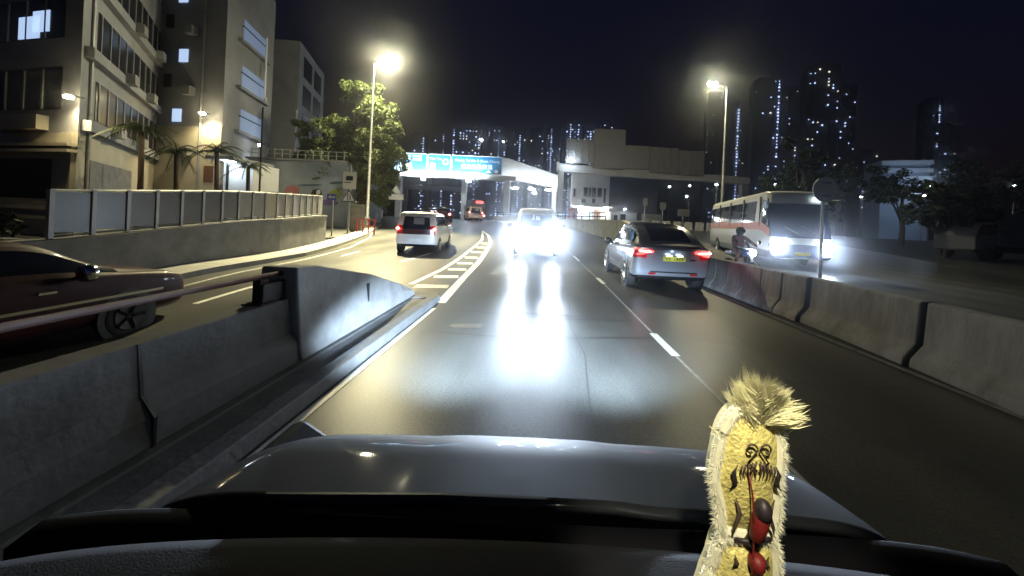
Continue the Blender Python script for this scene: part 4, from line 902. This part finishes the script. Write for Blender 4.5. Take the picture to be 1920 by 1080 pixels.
# motorcycle and rider beside the coach
mc = thing('motorcycle', 'dark motorcycle with lit head lamp riding between coach and barrier', 'motorcycle', (6.85, 12.2, zt(7, 12.5)), R(186))
for y in (-.65, .65):
    w_ = MB().lathe([(-.05, .24), (-.05, .29), (0, .31), (.05, .29), (.05, .24)], 'x', c=(0, y, .31), n=20).build('wheel', M_rubber, mc, smooth=True); MB().lathe([(-.03, .1), (-.052, .22), (.052, .22), (.03, .1)], 'x', c=(0, y, .31), n=14).build('rim', M_rim, w_)
m = MB(); m.tube([(0, .65, .31), (0, .5, .75), (0, .42, 1.0)], .04, 6); m.tube([(-.36, .3, 1.05), (-.1, .42, 1.0), (.1, .42, 1.0), (.36, .3, 1.05)], .018, 6); m.build('fork', M_steel, mc)
m = MB(); m.tube([(0, -.75, .8), (0, -.3, .78), (0, .1, .85), (0, .4, .82)], [.09, .14, .17, .1], 8); m.tube([(0, -.4, .4), (0, .0, .35), (0, .35, .5)], [.08, .16, .08], 8); m.build('body', M_darkpaint, mc, smooth=True)
MB().lathe([(-.08, .05), (0, .11), (.04, .1)], 'y', c=(0, .56, .88), n=14).build('head_lamp', M_headfar, mc, smooth=True)
light('head_light', 'SPOT', (0, .68, .88), 30, COOL, mc, aim=(0, 8, .5), size=R(60), blend=.8, radius=.05)
for sx in (-1, 1): MB().lathe([(-.02, .03), (0, .07), (.02, .05)], 'y', c=(sx*.4, .32, 1.22), n=10).build('mirror', M_chrome, mc)
def figure(name, label, loc, rz, J, edges, mt):
    t = thing(name, label, 'person', loc, rz)
    me = bpy.data.meshes.new('body'); ks = list(J); me.from_pydata([J[k][:3] for k in ks], [(ks.index(a), ks.index(b)) for a, b in edges], []); me.materials.append(mt)
    o = ob('body', me, t); sk = o.modifiers.new('s', 'SKIN'); sl = me.skin_vertices[0].data if me.skin_vertices else None
    if sl is None:
        bm = bmesh.new(); bm.from_mesh(me); bm.verts.layers.skin.verify(); bm.to_mesh(me); bm.free(); sl = me.skin_vertices[0].data
    for i, k in enumerate(ks): sl[i].radius = (J[k][3],)*2; sl[i].use_root = (k == 'pelvis')
    o.modifiers.new('u', 'SUBSURF').levels = 1; o.modifiers['u'].render_levels = 2; return t
J = dict(pelvis=(0, -.3, .92, .15), waist=(0, -.26, 1.08, .14), chest=(0, -.16, 1.28, .16), neck=(0, -.12, 1.44, .06), head=(0, -.1, 1.54, .1), crown=(0, -.1, 1.64, .08),
         sl=(-.19, -.14, 1.36, .07), el=(-.32, .08, 1.18, .05), hl=(-.34, .3, 1.08, .04), sr=(.19, -.14, 1.36, .07), er=(.32, .08, 1.18, .05), hr=(.34, .3, 1.08, .04),
         kl=(-.2, .15, .8, .075), al=(-.18, -.05, .42, .055), tl=(-.18, .12, .38, .045), kr=(.2, .15, .8, .075), ar=(.18, -.05, .42, .055), tr=(.18, .12, .38, .045))
rider = figure('person', 'rider in dark red jacket and helmet crouched on the motorcycle', (6.85, 12.2, zt(7, 12.5)), R(186), J,
    [('pelvis', 'waist'), ('waist', 'chest'), ('chest', 'neck'), ('neck', 'head'), ('head', 'crown'), ('chest', 'sl'), ('sl', 'el'), ('el', 'hl'), ('chest', 'sr'), ('sr', 'er'), ('er', 'hr'), ('pelvis', 'kl'), ('kl', 'al'), ('al', 'tl'), ('pelvis', 'kr'), ('kr', 'ar'), ('ar', 'tr')], mat('rider_jacket', (.1, .03, .025), .7))
MB().lathe([(1.44, .08), (1.5, .13), (1.6, .145), (1.69, .1), (1.72, .03)], 'z', c=(0, -.09, 0), n=14).build('helmet', M_black, rider, smooth=True)
MB().box(-.09, .09, .03, .06, 1.52, 1.62).build('visor', M_glass, rider, bevel=.02)

# ------------------------------------------------------------------ far city towers
def tower(x, y, w, d, h, label, seed, dens=.12, cw=M_citylight, strips=(), fl=3.1, group='far residential towers', step=None, z0=1.4, wl=1.3):
    t = thing('residential_tower', label, 'tower', (x, y, z0), math.atan2(x, y)*-.6, group); rnd = random.Random(seed)
    m = MB(); m.box(-w/2, w/2, 0, d, 0, h); m.box(-w*.3, w*.3, d*.2, d*.8, h, h+4)
    for k in (-.25, .25): m.box(w*k-.8, w*k+.8, -1.2, -.002, 0, h-1)
    m.build('wall', M_tower, t)
    a = MB(); b = MB(); nc = max(3, int(w/3.2))
    for f in range(2, int(h/fl)):
        for c in range(nc):
            if rnd.random() < dens*.8*(1.6 if rnd.random() < .3 else .6):
                cx = -w/2+(c+.5)*w/nc; s = wl*rnd.uniform(.45, 1.0); q = a if rnd.random() < .75 else b
                q.box(cx-s/2, cx+s/2, -1.5, -1.25, f*fl, f*fl+s*1.0)
    for fx in strips:
        f = 2
        while f < int(h/fl):
            if rnd.random() < .8: s = rnd.uniform(.3, .8); a.box(fx*w-s, fx*w+s, -1.5, -1.25, f*fl, f*fl+s*1.8)
            f += 1
    if a.v: o = a.build('lit_window_lights', cw, t); o['kind'] = 'stuff'
    if b.v: o = b.build('warm_window_lights', M_citywarm, t); o['kind'] = 'stuff'
    return t
def T(px, pw, ptop, Y, **k):   # centre offset and height worked out at distance Y
    f = 680; x = (px-1010)*Y/f; h = (417+.045*(px-1010)-ptop)*Y/f
    return (x, Y, pw*Y/f, 22, h, )
tw = [(778, 30, 252, 430, 'far tower behind the left end of the blue direction boards', .22, (.3,)), (815, 24, 250, 470, 'slim far tower with one column of lights left of the bright strip', .08, (.4,)), (868, 52, 240, 410, 'broad far tower crowded with blue white windows above the middle board', .5, (-.45,)),
      (925, 34, 240, 480, 'far tower beside the two bright hill lamps', .18, (.1,)), (968, 22, 245, 500, 'slim far tower with a bright central strip', .05, (0,)), (1000, 26, 242, 460, 'dim far tower just left of the grey gantry', .16, ()), (1032, 26, 236, 520, 'dim far tower above the white van', .14, (-.2,)),
      (1068, 30, 230, 480, 'far tower with three light strips left of the panel backs', .25, (-.2, .3)), (1100, 26, 234, 450, 'far tower rising behind the tall panel back', .25, (0,)), (1130, 22, 228, 520, 'far tower peeping over the tall panel back', .15, ())]
for k, (px, pw, pt, Y, lb, dn, sp) in enumerate(tw):
    x, y, w, d, h = T(px, pw, pt, Y); tower(x, y, w, d, h, lb, 100+k, dn, strips=sp, wl=1.5)
tw2 = [(1330, 26, 172, 520, 'faint tower left of the right hand street lamp', .07, ()), (1390, 36, 195, 380, 'tower with a bright light column beside the right hand street lamp', .1, (-.38,)), (1427, 44, 148, 360, 'tall tower with a bright stair column behind the street lamp', .1, (.42,)), (1480, 44, 165, 420, 'dim tower above the feathery tree', .05, ()),
       (1532, 50, 120, 340, 'tallest tower dotted with lights above the round sign', .17, ()), (1575, 32, 160, 390, 'narrow tower right of the tallest tower', .1, ()), (1740, 26, 185, 480, 'lone tower with a bright crown column on the right', .02, (.3,)), (1625, 24, 285, 420, 'short far tower left of the pale louvred block', .12, ()), (1765, 30, 235, 430, 'short dotted tower beside the lone tower', .1, ())]
for k, (px, pw, pt, Y, lb, dn, sp) in enumerate(tw2):
    x, y, w, d, h = T(px, pw, pt, Y); tower(x, y, w, d, h, lb, 200+k, dn, strips=sp, wl=1.25)
# pale louvred block and isolated lamps on the right
lb_ = thing('louvred_block', 'pale blue lit louvred block standing above the dark right verge', 'building', (60, 64, 1.4), R(-20))
MB().box(0, 6.6, 0, 6, 0, 13.8).build('wall', mat('louvre_wall', (.25, .32, .42), .7), lb_)
for k in range(5): MB().box(-.15, 6.75, -.5, -.003, 7.6+k*1.35, 8.3+k*1.35).build('louvre', mat('louvre_pale', (.5, .56, .64), .6), lb_)
light('louvre_light', 'POINT', (3, -7, 8.5), 900, (.45, .68, 1), lb_, radius=.3); MB().lathe([(-.3, .1), (0, .3), (.2, .1)], 'z', c=(3, -7, 8.8), n=8).build('flood_lamp', M_coollamp, lb_); MB().tube([(3, -7, 0), (3, -7, 8.5)], .08, 6).build('lamp_post', M_steel, lb_)
def hill_lamp(px, py, Y, label, s=.5, blue=True):
    x = (px-1010)*Y/680; z = 1.55-(py-417-.045*(px-1010))*Y/680
    t = thing('mast_lamp', label, 'lamp', (x, Y, 1.4)); MB().tube([(0, 0, 0), (0, 0, z-1.4)], [.12, .06], 6).build('mast', M_steel, t)
    MB().lathe([(-s*.5, s*.3), (0, s), (s*.5, s*.4)], 'z', c=(0, 0, z-1.4), n=10).build('lens', M_coollamp if blue else M_walllamp, t, smooth=True)
for a in ((1730, 366, 60, 'bright mast lamp beside the pale louvred block', .3), (1898, 349, 50, 'mast lamp alone at the far right', .25), (895, 262, 160, 'brighter of two mast lamps above the blue boards', .8), (937, 266, 170, 'smaller of two mast lamps above the blue boards', .55),
          (1000, 362, 80, 'bright mast lamp above the white van roof', .5), (1068, 298, 70, 'mast lamp by the left end of the grey gantry', .3), (1340, 346, 62, 'mast lamp under the right end of the grey gantry', .25), (1612, 369, 58, 'dim mast lamp left of the louvred block', .16), (1450, 345, 75, 'small mast lamp above the coach roof', .22),
          (1205, 358, 90, 'small mast lamp against the dark flank wall', .28), (1252, 350, 95, 'small mast lamp above the hoarding', .3), (1290, 348, 95, 'mast lamp between hoarding and gantry end', .25), (1285, 368, 90, 'low mast lamp above the water barriers', .3)): hill_lamp(*a)

# ------------------------------------------------------------------ the car the camera rides in: bonnet, cowl, dashboard
M_bonnet = mat('bonnet_grey_paint', (.02, .022, .025), .6, metal=.0, coat=.28, var=.2, scale=5, spec=.04)
oc = thing('own_car', 'dark grey bonnet and black dashboard of the car the camera rides in', 'car', (0, 0, 0))
v = []; f = []; NX, NY = 60, 26
for j in range(NY+1):
    s = j/NY; y = .86+.62*s
    hw = .95-.22*s**1.5
    for i in range(NX+1):
        u = -1+2*i/NX; x = hw*u
        z = .874-.014*u*u-.10*u**12 - .03*s - .5*max(0, s-.3)**2 + .010*(math.tanh((.30-abs(u+.02))/.05)+1)*(1-s*.5)*.5
        v.append((x, y, z))
for j in range(NY):
    for i in range(NX): a = j*(NX+1)+i; f.append((a, a+1, a+NX+2, a+NX+1))
m = MB(); m.add(v, f); bo = m.build('bonnet', M_bonnet, oc, smooth=True); sf = bo.modifiers.new('s', 'SOLIDIFY'); sf.thickness = .02; sf.offset = -1
m = MB(); m.prism([(-.86, .2), (-.72, .52), (.72, .52), (.86, .2)], 1.40, 1.52, 'y'); m.build('front_bumper', M_bonnet, oc, bevel=.04)
for sx in (-1, 1):
    m = MB(); m.prism([(sx*.70, .3), (sx*.93, .3), (sx*.93, .7), (sx*.86, .78), (sx*.70, .68)], .62, 1.38, 'y'); m.build('front_wing', M_bonnet, oc, bevel=.03)
    m = MB(); m.lathe([(-.02, .04), (.0, .09), (.03, .05)], 'y', c=(sx*.62, 1.55, .44), n=14); m.build('head_lamp', mat('own_head_lamp', (1, 1, 1), .3, emit=COOL, estr=8), oc, smooth=True)
    light('head_light', 'SPOT', (sx*.62, 1.66, .46), 7600, (.6, .79, 1), oc, aim=(sx*1.1-.2, 13, -.75), size=R(66), blend=1, radius=.07).scale = (1.15, .36, 1)
v = []; f = []; NX = 40; prf = [(.862, .6), (.862, .835), (.85, .842), (.79, .828), (.78, .6)]
for i in range(NX+1):
    u = -1+2*i/NX
    for y, z in prf: v.append((u*1.06, y-.05*u**8, z+.006*u*u))
n = len(prf)
for i in range(NX):
    for k in range(n-1): f.append((i*n+k, i*n+k+1, (i+1)*n+k+1, (i+1)*n+k))
m = MB(); m.add(v, f); m.build('cowl', mat('cowl_plastic', (.004, .004, .006), .8, spec=.15), oc, smooth=True)
for sx in (-1, 1): MB().prism([(.5, .5), (.62, .80), (.55, .86), (-.5, .95), (-.5, .5)], sx*1.0-.03, sx*1.0+.03, 'x').build('door_top', MATS['cowl_plastic'], oc, bevel=.01)
v = []; f = []; NX = 40; prf = [(.785, .60), (.782, .845), (.77, .872), (.74, .878), (.62, .872), (.45, .85), (.3, .80), (.28, .6)]
for i in range(NX+1):
    u = -1+2*i/NX
    for y, z in prf: v.append((u*1.04, y-.06*u*u*(1 if y > .5 else .3)-.04*u**8, z-.012*u*u))
n = len(prf)
for i in range(NX):
    for k in range(n-1): f.append((i*n+k, i*n+k+1, (i+1)*n+k+1, (i+1)*n+k))
m = MB(); m.add(v, f); m.build('dashboard', mat('dashboard_vinyl', (.006, .006, .009), .8, spec=.2, bump=.15, bscale=300), oc, smooth=True)
for pts in ([(-.42, .9, .912), (.1, 1.0, .918)],):
    MB().tube([(-.62, .865, .87), (-.2, .868, .885), (.05, .868, .885)], .007, 6).build('wiper_arm', M_black, oc)

MB().box(.12, .24, .05, .15, 1.86, 1.89).build('assumed_cabin_lamp', mat('assumed_cabin_lamp_lens', (1, 1, .9), .4, emit=(1, .93, .7), estr=2), oc, bevel=.005)  # assumed lamp, out of view above the camera, added to light the ornament
MB().box(-.6, .6, -.2, .4, 1.895, 1.92).build('headlining', M_black, oc)
light('assumed_cabin_light', 'SPOT', (.18, .1, 1.85), 60, (1, .92, .68), oc, aim=(.36, .6, 1.1), size=R(34), blend=.5, radius=.03)  # added spot of that assumed lamp, aimed at the ornament

# ------------------------------------------------------------------ plush lion ornament on the dashboard
OX, OY = .365, .60
orn = thing('plush_ornament', 'yellow fluffy lion dance ornament with red tongue standing on the dashboard', 'ornament', (OX, OY, .872))
M_gold = mat('ornament_gold', (.74, .64, .22), .4, metal=.1, var=.3, scale=60, bump=.4, bscale=160)
M_fur = mat('ornament_fur', (.8, .77, .58), .95); M_plume = mat('ornament_plume', (.82, .77, .46), .9); M_ink = mat('ornament_ink', (.07, .045, .035), .6); M_red = mat('ornament_red', (.17, .012, .01), .55); M_navy = mat('ornament_navy', (.025, .018, .022), .5)
def fur_ring(pts, r, nm, seed, spike=.010, cnt=110):
    rnd = random.Random(seed); m = MB(); P = [Vector((p[0], 0, p[1])) for p in pts]; n = len(P)
    cen = sum(P, Vector())/n
    sm = []
    for i in range(n):
        for k in range(3):
            t = k/3; p0, p1, p2, p3 = P[i-1], P[i], P[(i+1) % n], P[(i+2) % n]
            sm.append(.5*((2*p1)+(-p0+p2)*t+(2*p0-5*p1+4*p2-p3)*t*t+(-p0+3*p1-3*p2+p3)*t**3))
    m.tube(sm+[sm[0]], r, 8, caps=False)
    for i, p in enumerate(sm):
        for _ in range(cnt):
            a = Vector((rnd.gauss(0, 1), rnd.gauss(0, 1)-.3, rnd.gauss(0, 1))).normalized(); a = (a+(p-cen).normalized()*.7).normalized()
            b = p+a*r*.8; sd = a.orthogonal().normalized()*.0006; tip = b+a*spike*rnd.uniform(.4, 1.1)+Vector((rnd.gauss(0, .002), rnd.gauss(0, .002), -.003)); m.add([b-sd, b+sd, tip], [(0, 1, 2)])
    m.build(nm, M_fur, orn, smooth=False); return sm
def face(sm, nm, dome=.022, mt=None):
    m = MB(); n = len(sm); cen = sum(sm, Vector())/n; v = []; f = []; rings = [(1.0, 0), (.8, .55), (.55, .85), (.25, 1.0)]
    for s, dz in rings:
        for p in sm: q = cen+(p-cen)*s; v.append((q.x, -dome*dz+.002, q.z))
    v.append((cen.x, -dome, cen.z))
    for k in range(3):
        for i in range(n): f.append((k*n+i, k*n+(i+1) % n, (k+1)*n+(i+1) % n, (k+1)*n+i))
    for i in range(n): f.append((3*n+i, 3*n+(i+1) % n, 4*n))
    m.add(v, f); m.build(nm, mt or M_gold, orn, smooth=True)
    m = MB(); m.add([(p.x, .03, p.z) for p in sm], [tuple(range(n))]); m.build(nm+'_backing', M_fur, orn)
ZK = .178   # knot height above the dashboard
up = [(-.022, ZK+.004), (-.045, ZK+.012), (-.05, ZK+.05), (-.062, ZK+.09), (-.058, ZK+.13), (-.05, ZK+.17), (-.03, ZK+.2), (0, ZK+.208), (.03, ZK+.2), (.052, ZK+.165), (.054, ZK+.12), (.05, ZK+.08), (.052, ZK+.04), (.045, ZK+.01), (.022, ZK+.002)]
lo = [(x*1.05, 2*ZK-z*1.0) for x, z in up if z < ZK+.17]; lo = [(x*(1.1 if z < ZK-.04 else 1), ZK-(ZK-z)*.98) for x, z in lo][::-1]  # lower half: mirror image of the upper one, built as solid shape
s1 = fur_ring(up, .0105, 'fur_trim', 1); face(s1, 'face_panel')
s2 = fur_ring(lo, .0105, 'fur_trim', 2); face(s2, 'lower_panel')
def stroke(pts, r, nm, mt, y=-.026): MB().tube([(x, y if len(p_) == 2 else p_[2], z) for p_ in pts for x, z in [p_[:2]]], r, 5).build(nm, mt, orn, smooth=True)
def spiral(cx, cz, sg, r0=.012): return [(cx+sg*r0*(1-k/14)*math.cos(k*.5)*1.0, cz+r0*(1-k/14)*math.sin(k*.5)) for k in range(12)]
for sg in (-1, 1):
    stroke(spiral(sg*.014, ZK+.155, -sg)[::-1]+[(sg*.018, ZK+.135), (sg*.002, ZK+.122)], .0018, 'brow_swirl', M_ink)
    for k in range(5): stroke([(sg*(.004+k*.006), ZK+.137-k*.002), (sg*(.006+k*.006), ZK+.122), (sg*(.003+k*.006), ZK+.108+.004*(k % 2))], [.0018, .0016, .0004], 'mane_stroke', M_ink)
    for k in range(4): stroke([(sg*(.034+.003*k), ZK+.128-.005*k), (sg*(.041-.002*k), ZK+.113-.004*k), (sg*(.034+.004*k), ZK+.098-.003*k)], [.0008, .0036, .0006], 'eye_mark', M_navy, -.022)
    stroke([(sg*.034, ZK+.075), (sg*.026, ZK+.05), (sg*.034, ZK+.03), (sg*.036, ZK+.018)], [.001, .004, .003, .0006], 'cheek_mark', M_ink, -.022)
    for k in range(3): stroke([(sg*(.028+.006*k), ZK-.062), (sg*(.038+.004*k), ZK-.075-.004*k), (sg*(.03+.003*k), ZK-.09)], [.0008, .0034, .0006], 'lower_mark', M_navy, -.022)
    stroke([(sg*.03, ZK-.018), (sg*.026, ZK-.03), (sg*.034, ZK-.038)], [.001, .004, .0006], 'lower_mark', M_ink, -.02)
m = MB(); m.lathe([(-.034, .002), (-.028, .010), (-.005, .014), (.016, .013), (.028, .007), (.034, .001)], 'z', n=14); o = m.build('tongue', M_red, orn, smooth=True); o.location = (.006, -.028, ZK+.045); o.rotation_euler = (0, R(14), 0)
m = MB(); m.lathe([(-.016, .002), (-.01, .0135), (.004, .0145), (.014, .009), (.018, .001)], 'z', n=14); o = m.build('tongue_tip', M_navy, orn, smooth=True); o.location = (.009, -.0293, ZK+.063)
m = MB(); m.lathe([(-.015, .006), (-.004, .0135), (.01, .013), (.014, .004)], 'z', n=14); o = m.build('lower_tongue', M_red, orn, smooth=True); o.location = (.005, -.026, ZK-.024)
stroke([(-.016, ZK+.12, -.024), (-.012, ZK+.09, -.031), (-.008, ZK+.05, -.034), (-.006, ZK+.02, -.03), (-.004, ZK-.02, -.03), (-.008, ZK-.07, -.032)], .0016, 'red_cord', M_red)
m = MB(); m.lathe([(-.008, .006), (0, .014), (.008, .006)], 'z', n=10); m.tube([(-.03, 0, .0), (-.01, -.005, .003), (.01, -.005, .003), (.035, 0, .004)], .004, 5); o = m.build('knot', M_navy, orn, smooth=True); o.location = (.002, -.012, ZK)
# feathery plume
rnd = random.Random(4); m = MB()
for c in range(150):
    th = rnd.uniform(-1.0, 1.0); ph = rnd.gauss(0, .4); L0 = .05+.018*math.cos((th-.35)*1.4)+rnd.gauss(0, .006)
    base0 = Vector((.012+.016*math.sin(th), rnd.gauss(0, .006), ZK+.190+.008*math.cos(th))); d0 = Vector((math.sin(th+.22), ph, math.cos(th+.22))).normalized(); tip0 = base0+d0*L0+Vector((rnd.gauss(0, .003), 0, rnd.gauss(-.002, .003)))
    for k in range(34):
        j = Vector((rnd.gauss(0, .004), rnd.gauss(0, .004), rnd.gauss(0, .004))); base = base0+j; tip = tip0+j*.7-d0*L0*rnd.random()**2*.5; mid = (base+tip)/2+j*.9+Vector((0, 0, .003)); s_ = d0.orthogonal().normalized()*.0006
        m.add([base-s_, base+s_, mid+s_*1.3, mid-s_*1.3, tip], [(0, 1, 2, 3), (3, 2, 4)])
m.build('plume', M_plume, orn)
MB().tube([(-.05, 0, ZK+.165), (-.065, 0, ZK+.168), (-.075, 0, ZK+.176)], .0012, 4).build('whisker', M_plume, orn)
m = MB(); m.lathe([(0, .035), (.006, .037), (.01, .02), (.03, .012)], 'z', n=16); m.build('stand', M_black, orn, smooth=True); orn.scale = (.9, 1, 1)

# ------------------------------------------------------------------ thin scattering volume, added to give the lamps lens bloom halos
hz = MB().box(-420, 420, -30, 620, -1.5, 260).build('glow_haze', None); hz.data.materials.clear()
hm = bpy.data.materials.new('glow_haze_air'); hm.use_nodes = True; t = hm.node_tree; t.nodes.clear()
po = t.nodes.new('ShaderNodeOutputMaterial'); pv = t.nodes.new('ShaderNodeVolumePrincipled'); pv.inputs['Color'].default_value = (.9, .93, 1, 1); pv.inputs['Density'].default_value = GLOW_HAZE; pv.inputs['Anisotropy'].default_value = .965
t.links.new(pv.outputs[0], po.inputs['Volume']); hz.data.materials.append(hm); hz['kind'] = 'stuff'
